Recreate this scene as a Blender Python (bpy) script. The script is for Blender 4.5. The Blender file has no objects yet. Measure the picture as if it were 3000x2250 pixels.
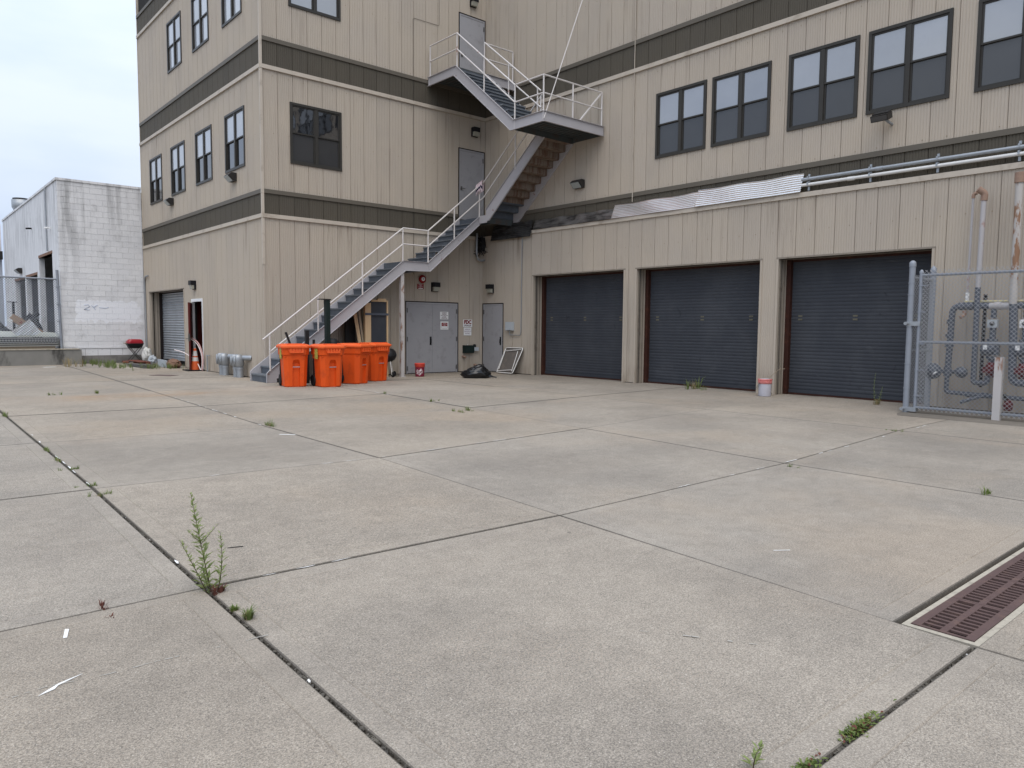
import bpy, math, random
from mathutils import Vector, Matrix, noise
random.seed(7)
S = bpy.context.scene
COL = S.collection

# ------------------------------------------------------------------ camera
cam_d = bpy.data.cameras.new('camera'); cam = bpy.data.objects.new('camera', cam_d); COL.objects.link(cam)
cam_d.sensor_fit = 'HORIZONTAL'; cam_d.sensor_width = 36; cam_d.lens = 25.8576
cam_d.clip_start = 0.05; cam_d.clip_end = 1500
R_ = Vector((.75635102, -.65411111, .0084725)); U_ = Vector((.04383502, .06360059, .99701226)); F_ = Vector((.65269566, .75371985, -.07677735))
m = Matrix((R_, U_, -F_)).transposed().to_4x4(); m.translation = (-15.0152, -18.849, 1.4341)
cam.matrix_world = m
S.camera = cam

# ------------------------------------------------------------------ sky, sun, exposure
SUN_EL, SUN_AZ = math.radians(62), math.radians(215)      # azimuth measured from +Y towards +X
w = bpy.data.worlds.new('World'); S.world = w; w.use_nodes = True
nt = w.node_tree; nt.nodes.clear()
def wn(t, **k):
    n = nt.nodes.new(t)
    for a, b in k.items(): setattr(n, a, b)
    return n
sky = wn('ShaderNodeTexSky', sky_type='NISHITA', sun_disc=False, sun_elevation=SUN_EL, sun_rotation=SUN_AZ, dust_density=4.0, air_density=1.2)
tc = wn('ShaderNodeTexCoord'); sep = wn('ShaderNodeSeparateXYZ'); nt.links.new(tc.outputs['Generated'], sep.inputs[0])
gr = wn('ShaderNodeMapRange'); gr.inputs[1].default_value = 0; gr.inputs[2].default_value = 1; gr.inputs[3].default_value = 1.0; gr.inputs[4].default_value = 2.1
nt.links.new(sep.outputs[2], gr.inputs[0])
mp = wn('ShaderNodeMapping'); mp.inputs['Scale'].default_value = (1.0, 1.0, 3.2); nt.links.new(tc.outputs['Generated'], mp.inputs[0])
nz = wn('ShaderNodeTexNoise'); nz.inputs['Scale'].default_value = 2.3; nz.inputs['Detail'].default_value = 5; nz.inputs['Roughness'].default_value = .5
nt.links.new(mp.outputs[0], nz.inputs['Vector'])
cr = wn('ShaderNodeValToRGB'); cr.color_ramp.elements[0].position = .36; cr.color_ramp.elements[0].color = (.545, .65, .85, 1)
cr.color_ramp.elements[1].position = .62; cr.color_ramp.elements[1].color = (.70, .775, .89, 1)
nt.links.new(nz.outputs['Fac'], cr.inputs[0])
mul = wn('ShaderNodeVectorMath', operation='SCALE'); nt.links.new(cr.outputs[0], mul.inputs[0])
g2 = wn('ShaderNodeMath', operation='MULTIPLY'); g2.inputs[1].default_value = 8.0; nt.links.new(gr.outputs[0], g2.inputs[0]); nt.links.new(g2.outputs[0], mul.inputs['Scale'])
mx = wn('ShaderNodeMix', data_type='RGBA'); mx.inputs[0].default_value = .88
nt.links.new(sky.outputs[0], mx.inputs[6]); nt.links.new(mul.outputs[0], mx.inputs[7])
bg = wn('ShaderNodeBackground'); bg.inputs[1].default_value = .1; nt.links.new(mx.outputs[2], bg.inputs[0])
out = wn('ShaderNodeOutputWorld'); nt.links.new(bg.outputs[0], out.inputs[0])
sd = bpy.data.lights.new('sun', 'SUN'); sd.energy = 1.15; sd.angle = math.radians(55); sd.color = (1, .90, .76)
sun = bpy.data.objects.new('sun', sd); COL.objects.link(sun)
sdir = Vector((math.sin(SUN_AZ) * math.cos(SUN_EL), math.cos(SUN_AZ) * math.cos(SUN_EL), math.sin(SUN_EL)))
sun.rotation_euler = sdir.to_track_quat('Z', 'Y').to_euler()
S.view_settings.view_transform = 'Standard'; S.view_settings.look = 'None'; S.view_settings.gamma = 1; S.view_settings.exposure = 0.42

# ------------------------------------------------------------------ materials
MATS = {}
class NB:
    def __init__(s, name):
        s.m = bpy.data.materials.new(name); s.m.use_nodes = True; s.t = s.m.node_tree
        s.b = s.t.nodes['Principled BSDF']; s.geo = s.n('ShaderNodeNewGeometry'); s.pos = s.geo.outputs['Position']
    def n(s, t, **k):
        x = s.t.nodes.new(t)
        for a, b in k.items(): setattr(x, a, b)
        return x
    def l(s, a, b): s.t.links.new(a, b)
    def scaled(s, sc, src=None):
        mp = s.n('ShaderNodeMapping'); mp.inputs['Scale'].default_value = sc if hasattr(sc, '__len__') else (sc,) * 3
        s.l(src or s.pos, mp.inputs[0]); return mp.outputs[0]
    def noise(s, sc, det=3, rough=.55, src=None, dist=0):
        x = s.n('ShaderNodeTexNoise'); x.inputs['Scale'].default_value = 1; x.inputs['Detail'].default_value = det; x.inputs['Roughness'].default_value = rough
        x.inputs['Distortion'].default_value = dist
        s.l(s.scaled(sc, src), x.inputs['Vector']); return x.outputs['Fac']
    def ramp(s, f, a, b, ca=0., cb=1.):
        r = s.n('ShaderNodeMapRange'); r.interpolation_type = 'SMOOTHSTEP'
        for i, v in enumerate((a, b, ca, cb)): r.inputs[i + 1].default_value = v
        s.l(f, r.inputs[0]); return r.outputs[0]
    def mix(s, f, a, b, mode='MIX'):
        x = s.n('ShaderNodeMix', data_type='RGBA', blend_type=mode)
        for i, v in ((0, f), (6, a), (7, b)):
            if isinstance(v, (int, float)): x.inputs[i].default_value = v
            elif isinstance(v, tuple): x.inputs[i].default_value = v + (1,) if len(v) == 3 else v
            else: s.l(v, x.inputs[i])
        return x.outputs[2]
    def math(s, op, a, b=0.):
        x = s.n('ShaderNodeMath', operation=op)
        for i, v in enumerate((a, b)):
            if isinstance(v, (int, float)): x.inputs[i].default_value = v
            else: s.l(v, x.inputs[i])
        return x.outputs[0]
    def gray(s, f):
        c = s.n('ShaderNodeCombineColor'); [s.l(f, c.inputs[i]) for i in range(3)]; return c.outputs[0]
    def done(s, col, rough=.6, metal=0., bump=None, bstr=.3, bdist=.004, spec=None, **k):
        if isinstance(col, tuple): s.b.inputs['Base Color'].default_value = col + (1,)
        else: s.l(col, s.b.inputs['Base Color'])
        if isinstance(rough, (int, float)): s.b.inputs['Roughness'].default_value = rough
        else: s.l(rough, s.b.inputs['Roughness'])
        s.b.inputs['Metallic'].default_value = metal
        if spec is not None: s.b.inputs['Specular IOR Level'].default_value = spec
        for a, b in k.items(): s.b.inputs[a].default_value = b
        if bump is not None:
            x = s.n('ShaderNodeBump'); x.inputs['Strength'].default_value = bstr; x.inputs['Distance'].default_value = bdist
            s.l(bump, x.inputs['Height']); s.l(x.outputs[0], s.b.inputs['Normal'])
        return s.m
def simple(name, col, rough=.6, metal=0., var=.12, vs=4., dirt=None, dscale=3., damt=.5, dlo=.5, dhi=.7, bs=0, bstr=.2, **k):
    if metal < .3: k.setdefault('spec', .5 if rough < .3 else .18)
    b = NB(name); n1 = b.noise(vs, 4)
    c = b.mix(n1, tuple(x * (1 - var) for x in col), tuple(min(1, x * (1 + var)) for x in col))
    if dirt: c = b.mix(b.math('MULTIPLY', b.ramp(b.noise(dscale, 5, .65), dlo, dhi), damt), c, dirt)
    MATS[name] = b.done(c, rough, metal, b.noise(bs, 3) if bs else None, bstr, **k); return MATS[name]

def wall_paint(name, col, streak, rand=.05, samt=.32):
    b = NB(name)
    oi = b.n('ShaderNodeObjectInfo')
    c = b.mix(oi.outputs['Random'], tuple(x * (1 - rand) for x in col), tuple(x * (1 + rand) for x in col))
    c = b.mix(b.ramp(b.noise(.7, 3), .3, .7), c, tuple(x * y for x, y in zip(col, (1.06, 1.05, 1.02))))
    st = b.math('MULTIPLY', b.ramp(b.noise((7, 7, .28), 4, .6), .52, .72), b.ramp(b.noise((1.1, 1.1, .5), 2), .42, .62))
    c = b.mix(b.math('MULTIPLY', st, samt), c, streak)
    sp = b.n('ShaderNodeSeparateXYZ'); b.l(b.pos, sp.inputs[0])
    run = b.math('MAXIMUM', b.math('MULTIPLY', b.ramp(sp.outputs[2], 3.1, 4.25, 0, 1), b.math('LESS_THAN', sp.outputs[2], 4.3)), b.math('MULTIPLY', b.ramp(sp.outputs[2], 7.1, 8.0, 0, 1), b.math('LESS_THAN', sp.outputs[2], 8.1)))
    c = b.mix(b.math('MULTIPLY', b.math('MULTIPLY', run, b.ramp(b.noise((1.9, 1.9, .12), 5, .7), .56, .72)), .75), c, streak)
    lowd = b.math('MULTIPLY', b.ramp(sp.outputs[2], .0, .75, 1, 0), b.ramp(b.noise((5, 5, 1.2), 4), .35, .75))
    c = b.mix(b.math('MULTIPLY', lowd, .5), c, (.17, .125, .08))
    c = b.mix(b.math('MULTIPLY', b.ramp(b.noise(55, 2), .70, .76), .5), c, (.2, .15, .11))
    MATS[name] = b.done(c, .6, 0, spec=.14)
wall_paint('beige_paint', (.430, .375, .312), (.16, .12, .09))
wall_paint('olive_paint', (.092, .081, .064), (.05, .045, .04), .06)
simple('cream_trim', (.50, .44, .365), .5, var=.07, vs=2.5, dirt=(.22, .17, .12), dscale=2.6, damt=.45)
simple('olive_trim', (.125, .110, .088), .5, var=.08)
simple('window_frame', (.045, .042, .037), .38, var=.15)
simple('core_dark', (.03, .028, .026), .9)
simple('beige_reveal', (.25, .215, .175), .6, var=.12, dirt=(.1, .075, .055), dscale=4)
simple('rust_brown_steel', (.045, .018, .013), .6, var=.3, dirt=(.10, .035, .02), dscale=9)
simple('door_grey', (.335, .33, .34), .45, var=.06, vs=1.6, dirt=(.20, .185, .18), dscale=3.5, damt=.35)
simple('door_grey_frame', (.36, .355, .365), .45, var=.06)
simple('black_line', (.018, .013, .012), .6)
simple('hardware', (.16, .155, .15), .35, .8)
simple('black_hardware', (.015, .015, .016), .45)
simple('maroon', (.10, .016, .013), .5, var=.25)
simple('stair_lilac', (.40, .385, .395), .5, var=.07, vs=3, dirt=(.20, .085, .055), dscale=3.1, damt=.8, dlo=.64, dhi=.70)
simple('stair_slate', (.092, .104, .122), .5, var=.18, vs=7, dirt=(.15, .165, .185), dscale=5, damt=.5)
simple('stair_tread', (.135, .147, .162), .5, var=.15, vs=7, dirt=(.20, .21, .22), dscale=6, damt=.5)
simple('stair_rust', (.22, .175, .14), .8, var=.15, vs=5, dirt=(.12, .058, .03), dscale=(9, 9, 1.2), damt=.8, dlo=.40, dhi=.66)
simple('deck_under', (.075, .085, .085), .6, var=.2, dirt=(.10, .05, .03), dscale=4)
simple('rail_white', (.62, .585, .56), .45, var=.07, dirt=(.36, .20, .15), dscale=4.5, damt=.8, dlo=.62, dhi=.68)
simple('galv', (.34, .36, .38), .45, .5, var=.12, vs=12, dirt=(.27, .28, .29), dscale=25)
simple('galv_fence', (.27, .29, .325), .5, .2, var=.1, vs=9)
simple('wire', (.36, .37, .385), .5, .4, var=.1)
simple('alu_bright', (.93, .93, .93), .33, 1.0, var=.06, vs=4)
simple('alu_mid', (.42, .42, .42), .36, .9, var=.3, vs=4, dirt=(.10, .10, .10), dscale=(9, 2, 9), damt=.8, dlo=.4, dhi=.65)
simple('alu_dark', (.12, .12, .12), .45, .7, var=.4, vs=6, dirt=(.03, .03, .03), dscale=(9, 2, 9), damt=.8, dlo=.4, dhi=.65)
simple('white_conduit', (.68, .67, .65), .4, var=.06)
simple('orange_plastic', (.70, .088, .013), .42, var=.08, vs=3, dirt=(.34, .05, .015), dscale=(4, 4, 2.2), damt=.5, bs=180, bstr=.05)
simple('orange_lid', (.78, .125, .03), .4, var=.06, vs=3, dirt=(.52, .09, .03), dscale=4, damt=.4)
simple('black_rubber', (.014, .014, .015), .55)
simple('black_plastic', (.020, .020, .021), .4)
simple('bin_sticker', (.55, .5, .1), .5, var=.6, vs=40, dirt=(.05, .05, .03), dscale=(30, 30, 60), dlo=.45, dhi=.5)
simple('sign_white', (.78, .78, .77), .45, var=.03)
simple('sign_red', (.22, .012, .016), .45, var=.06)
simple('letter_red', (.20, .006, .012), .5)
simple('letter_dark', (.10, .035, .05), .5)
simple('letter_grey', (.34, .25, .32), .5)
simple('letter_white', (.82, .72, .72), .5)
simple('bell_red', (.26, .012, .014), .3, var=.06)
simple('lamp_black', (.014, .014, .016), .45)
simple('lamp_bronze', (.035, .032, .030), .4)
simple('lamp_lens', (.34, .33, .27), .25, var=.1, vs=30)
simple('lamp_lens_grey', (.33, .35, .33), .2, var=.15, vs=30)
simple('bucket_red', (.42, .05, .055), .35, var=.08)
simple('bucket_orange_rim', (.62, .075, .05), .35, var=.06)
simple('bucket_maroon', (.22, .025, .05), .42, var=.25, vs=14)
simple('bucket_faded', (.50, .49, .53), .45, var=.10, vs=8, dirt=(.34, .36, .42), dscale=6)
simple('bucket_pink_rim', (.74, .26, .24), .4, var=.08)
simple('garbage_bag', (.010, .010, .011), .24, var=.2)
simple('cone_orange', (.62, .11, .03), .55, var=.1, dirt=(.3, .09, .05), dscale=9)
simple('cone_white', (.6, .58, .55), .5, var=.08, dirt=(.3, .27, .24), dscale=14)
simple('pex_pink', (.66, .40, .38), .4, var=.12)
simple('pex_white', (.76, .66, .63), .4, var=.08)
simple('grill_red', (.33, .012, .022), .28, var=.05)
simple('wood_pale', (.58, .42, .25), .7, var=.14, vs=(22, 22, 1.4), dirt=(.30, .19, .10), dscale=(14, 14, .9), damt=.5)
simple('sticker_dull', (.12, .11, .085), .7, var=.4, vs=40)
simple('wood_weathered', (.30, .24, .17), .8, var=.2, vs=(20, 20, 2))
simple('table_panel', (.135, .118, .105), .7, var=.15, vs=5, dirt=(.20, .17, .14), dscale=6)
simple('white_tube', (.78, .76, .72), .35, var=.05)
simple('grey_box', (.42, .45, .47), .45, var=.05)
simple('dark_green', (.012, .022, .020), .5)
simple('pipe_slate', (.085, .096, .118), .5, var=.14, vs=8, dirt=(.14, .15, .165), dscale=9)
simple('pipe_lilac', (.42, .40, .40), .45, var=.1, dirt=(.30, .13, .07), dscale=4, dlo=.55, dhi=.66)
simple('pipe_rusty', (.46, .43, .40), .6, var=.1, dirt=(.24, .12, .06), dscale=(7, 7, 2.2), damt=.9, dlo=.50, dhi=.58)
simple('post_pale', (.47, .445, .43), .6, var=.1, dirt=(.24, .12, .07), dscale=(6, 6, 1.5), damt=.9, dlo=.56, dhi=.64)
simple('pipe_yellow', (.52, .46, .28), .5, var=.15)
simple('valve_red', (.10, .013, .016), .5, var=.15)
simple('rust_fitting', (.30, .20, .15), .7, var=.3, vs=20)
simple('steel_redoxide', (.17, .055, .035), .7, var=.25, dirt=(.08, .05, .04), dscale=8)
simple('weathered_sheet', (.13, .125, .12), .8, var=.35, vs=9)
simple('cast_iron', (.105, .068, .062), .6, var=.2, vs=10, dirt=(.16, .10, .08), dscale=14, bs=120, bstr=.15)
simple('pit_dark', (.012, .010, .010), .9)
simple('grout_pale', (.40, .36, .29), .85, var=.22, vs=30, dirt=(.17, .15, .12), dscale=11, bs=90, bstr=.6)
simple('scrape_pale', (.40, .375, .33), .85, var=.12, vs=30)
simple('sealant_white', (.80, .79, .76), .7, var=.08, vs=20)
simple('cardboard', (.36, .24, .16), .8, var=.1, dirt=(.26, .17, .11), dscale=5)
simple('cloth_pink', (.62, .50, .52), .9, var=.12, vs=30)
simple('cloth_navy', (.03, .03, .06), .9)
simple('white_bag', (.58, .57, .53), .5, var=.12, vs=12)
simple('dock_conc', (.24, .232, .212), .85, var=.2, vs=2.5, dirt=(.045, .043, .04), dscale=(1.6, 1.6, .55), damt=.85, dlo=.48, dhi=.66, bs=40, bstr=.4)
simple('cinder', (.22, .21, .195), .9, var=.2, vs=5, dirt=(.09, .085, .08), dscale=2, bs=60, bstr=.4)
simple('deck_gal_edge', (.62, .61, .56), .35, .6, var=.15)
simple('deck_pale', (.55, .56, .49), .45, .2, var=.1)
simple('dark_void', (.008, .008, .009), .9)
simple('yellow_paint', (.38, .20, .05), .6, var=.1)
simple('far_grey', (.40, .42, .46), .6, var=.2, vs=.8)
simple('brick_brown', (.22, .13, .09), .8, var=.2)
simple('stem_red', (.075, .055, .035), .7)
simple('straw', (.30, .24, .13), .8, var=.2)
simple('red_moss', (.14, .055, .04), .9, var=.3)
simple('manhole', (.14, .10, .09), .7, var=.15)
def leaf(name, a, b_):
    b = NB(name); oi = b.n('ShaderNodeObjectInfo')
    c = b.mix(b.ramp(b.noise(28, 2), .3, .7), a, b_)
    m = b.done(c, .55); m.node_tree.nodes['Principled BSDF'].inputs['Transmission Weight'].default_value = 0
    tr = b.n('ShaderNodeBsdfTranslucent'); b.l(c, tr.inputs[0]); ms = b.n('ShaderNodeMixShader'); ms.inputs[0].default_value = .3
    o = b.t.nodes['Material Output']; b.l(b.b.outputs[0], ms.inputs[1]); b.l(tr.outputs[0], ms.inputs[2]); b.l(ms.outputs[0], o.inputs[0])
    MATS[name] = m
leaf('leaf_green', (.19, .25, .07), (.33, .38, .15)); leaf('grass_green', (.10, .15, .035), (.21, .25, .08)); leaf('moss_green', (.09, .14, .025), (.20, .25, .06))
def glass(name, base, ior, rough=.04):
    b = NB(name); oi = b.n('ShaderNodeObjectInfo'); c = b.mix(b.noise(1.3, 3), tuple(x * .8 for x in base), tuple(x * 1.2 for x in base)); c = b.mix(1., c, b.gray(b.math('ADD', b.math('MULTIPLY', oi.outputs['Random'], .4), .8)), 'MULTIPLY')
    MATS[name] = b.done(c, rough, 0, b.noise(1.6, 3), .12, .02, IOR=ior)
glass('pane_upper', (.20, .205, .215), 2.7); glass('pane_lower', (.045, .046, .048), 1.6, .14); glass('pane_dark', (.012, .013, .015), 2.4, .03)
glass('pane_bright', (.34, .355, .38), 3.4, .04)  # sky reflection partly painted into the paler pane colours
def shutter(name, col, dirt, metal=0., rough=.5):
    b = NB(name); oi = b.n('ShaderNodeObjectInfo')
    c = b.mix(oi.outputs['Random'], tuple(x * .96 for x in col), tuple(x * 1.04 for x in col))
    c = b.mix(b.math('MULTIPLY', b.ramp(b.noise(1.1, 4, .6), .4, .7), .35), c, dirt)
    c = b.mix(b.math('MULTIPLY', b.ramp(b.noise((6, 3, 14), 5, .7), .58, .75), .55), c, dirt)
    c = b.mix(b.math('MULTIPLY', b.ramp(b.noise((2.2, 2.2, 2.6), 4, .6, dist=1.5), .64, .72), .5), c, tuple(x * .45 for x in col))
    MATS[name] = b.done(c, rough, metal, spec=.15)
shutter('shutter_blue', (.046, .050, .059), (.082, .086, .094)); shutter('shutter_silver', (.44, .47, .50), (.25, .26, .27), .55, .42)
def concrete(name, grain, tone=1., warm=1.):
    b = NB(name); oi = b.n('ShaderNodeObjectInfo')
    A, B, Cw = [tuple(x * tone for x in c) for c in ((.256, .230, .197), (.336, .301, .255), (.352, .294, .230))]
    c = b.mix(b.ramp(b.noise(.55, 5, .6), .3, .7), A, B)
    c = b.mix(b.math('MULTIPLY', b.ramp(b.noise(.33, 4, .55, src=b.scaled((1, 1, 1))), .50, .68), .65 * warm), c, Cw)
    c = b.mix(b.math('MULTIPLY', b.ramp(b.noise(1.9, 5, .65, dist=.6), .55, .75), .35), c, tuple(x * .72 for x in A))
    md = b.noise(7, 7, .78); c = b.mix(1., c, b.gray(b.ramp(md, .25, .75, .89, 1.11)), 'MULTIPLY')
    c = b.mix(b.math('MULTIPLY', b.ramp(b.noise(2.6, 6, .7, dist=1.2), .56, .66), .22), c, tuple(x * 1.22 for x in B))
    h2 = b.math('FRACT', b.math('MULTIPLY', oi.outputs['Random'], 7.31)); c = b.mix(b.math('MULTIPLY', h2, .5 * warm), c, b.mix(1., c, (1.05, .985, .90), 'MULTIPLY'))
    v = b.math('ADD', b.math('MULTIPLY', oi.outputs['Random'], .12), .94); c = b.mix(1., c, b.gray(v), 'MULTIPLY')
    sp = b.n('ShaderNodeSeparateXYZ'); b.l(b.pos, sp.inputs[0])
    # iron stain that runs along one joint
    dy = b.math('ABSOLUTE', b.math('ADD', sp.outputs[1], 2.75)); dx = b.math('ABSOLUTE', b.math('ADD', sp.outputs[0], 10.9))
    st = b.math('MULTIPLY', b.math('MULTIPLY', b.ramp(dy, .1, 1.0, 1, 0), b.ramp(dx, .9, 2.4, 1, 0)), b.ramp(b.noise((1.2, 2.2, 1), 4), .3, .7))
    c = b.mix(b.math('MULTIPLY', st, .55), c, (.36, .225, .125))
    # darker strip along the walls, shade painted into the concrete
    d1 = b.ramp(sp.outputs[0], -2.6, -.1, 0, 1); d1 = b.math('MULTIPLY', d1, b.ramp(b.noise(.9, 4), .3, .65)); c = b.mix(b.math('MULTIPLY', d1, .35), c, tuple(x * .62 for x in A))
    vo = b.n('ShaderNodeTexVoronoi'); vo.inputs['Scale'].default_value = 1.0; b.l(b.scaled((1.9, 1.9, 0)), vo.inputs['Vector'])
    spot = b.math('MULTIPLY', b.ramp(vo.outputs['Distance'], .018, .035, 1, 0), b.ramp(b.noise(.8, 2), .45, .55)); c = b.mix(b.math('MULTIPLY', spot, .7), c, (.06, .055, .05))
    oil = b.math('MULTIPLY', b.ramp(b.noise(1.05, 6, .7, dist=.8), .64, .74), b.ramp(b.noise(.21, 2), .45, .6)); c = b.mix(b.math('MULTIPLY', oil, .38), c, (.10, .095, .085))
    f1 = b.noise(135, 2, .6); f2 = b.noise(310, 2, .6); f3 = b.noise(58, 3, .7)
    g = b.math('ADD', b.math('MULTIPLY', b.ramp(f1, .30, .70, -1, 1), .20 * grain), b.math('ADD', b.math('MULTIPLY', b.ramp(f2, .3, .7, -1, 1), .15 * grain), b.math('MULTIPLY', b.ramp(f3, .3, .7, -1, 1), .08 * grain)))
    g = b.math('ADD', g, 1.0); c = b.mix(1., c, b.gray(g), 'MULTIPLY')
    c = b.mix(b.math('MULTIPLY', b.math('MULTIPLY', b.ramp(b.noise(85, 2, .6), .54, .62), b.ramp(b.noise(.9, 4), .35, .65)), .30 * grain), c, (.47, .385, .295))
    c = b.mix(b.math('MULTIPLY', b.ramp(b.noise(95, 2, .6, src=b.scaled((1, 1.2, 1))), .57, .64), .24 * grain), c, (.15, .14, .13))
    c = b.mix(b.math('MULTIPLY', b.ramp(b.noise(140, 1, .4), .69, .75), .40 * grain), c, (.72, .67, .58))
    c = b.mix(b.math('MULTIPLY', b.ramp(b.noise(125, 1, .4, src=b.scaled((1.3, .9, 1))), .70, .76), .6 * grain), c, (.10, .095, .09))
    MATS[name] = b.done(c, .88, 0, b.math('ADD', f1, f2), .5 * grain, .004, spec=.08)
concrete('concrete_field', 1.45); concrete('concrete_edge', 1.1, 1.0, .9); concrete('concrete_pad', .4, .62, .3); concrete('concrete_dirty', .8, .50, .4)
b = NB('joint_dirt'); c = b.mix(b.ramp(b.noise(18, 4, .7), .35, .65), (.05, .044, .036), (.13, .115, .092)); MATS['joint_dirt'] = b.done(c, .95, 0, b.noise(70, 3), .8, .01)
b = NB('block_paint'); oi = b.n('ShaderNodeObjectInfo')
c = b.mix(oi.outputs['Random'], (.70, .70, .71), (.76, .76, .765))
sp = b.n('ShaderNodeSeparateXYZ'); b.l(b.pos, sp.inputs[0])
c = b.mix(b.math('MULTIPLY', b.ramp(b.noise((1.6, 1.6, 1.2), 5, .65), .50, .68), .45), c, (.42, .42, .42))
top = b.math('MULTIPLY', b.ramp(sp.outputs[2], 3.2, 6.4, 0, 1), b.ramp(b.noise((3.2, 3.2, .22), 5, .7), .47, .66)); c = b.mix(b.math('MULTIPLY', top, .55), c, (.25, .25, .25))
cor = b.math('MULTIPLY', b.ramp(b.math('ABSOLUTE', b.math('ADD', sp.outputs[0], 9.72)), .05, .5, 1, 0), b.math('MULTIPLY', b.ramp(sp.outputs[2], 1.2, 5.8, 0, 1), b.ramp(b.noise((6, 6, .5), 4), .38, .6))); c = b.mix(b.math('MULTIPLY', cor, .6), c, (.22, .22, .22))
c = b.mix(b.math('MULTIPLY', b.ramp(b.noise(9, 4, .7), .63, .7), .5), c, (.36, .36, .36))
px = b.math('ADD', sp.outputs[0], b.math('MULTIPLY', b.ramp(b.noise(5, 3), .2, .8, -.12, .12), 1.)); pz = b.math('ADD', sp.outputs[2], b.ramp(b.noise(4, 3), .2, .8, -.10, .10))
pm = b.math('MULTIPLY', b.math('MULTIPLY', b.ramp(px, -9.56, -9.52), b.ramp(px, -7.5, -7.4, 1, 0)), b.math('MULTIPLY', b.ramp(pz, 1.49, 1.52), b.ramp(pz, 2.26, 2.3, 1, 0))); c = b.mix(pm, c, (.84, .85, .88))
MATS['block_paint'] = b.done(c, .7, 0, b.noise(26, 4), .45, .012)
simple('paint_patch', (.78, .80, .83), .55, var=.04, vs=2, dirt=(.62, .64, .68), dscale=3, bs=26, bstr=.3)
simple('graffiti_grey', (.52, .57, .68), .6, var=.1)
M = MATS

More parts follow.
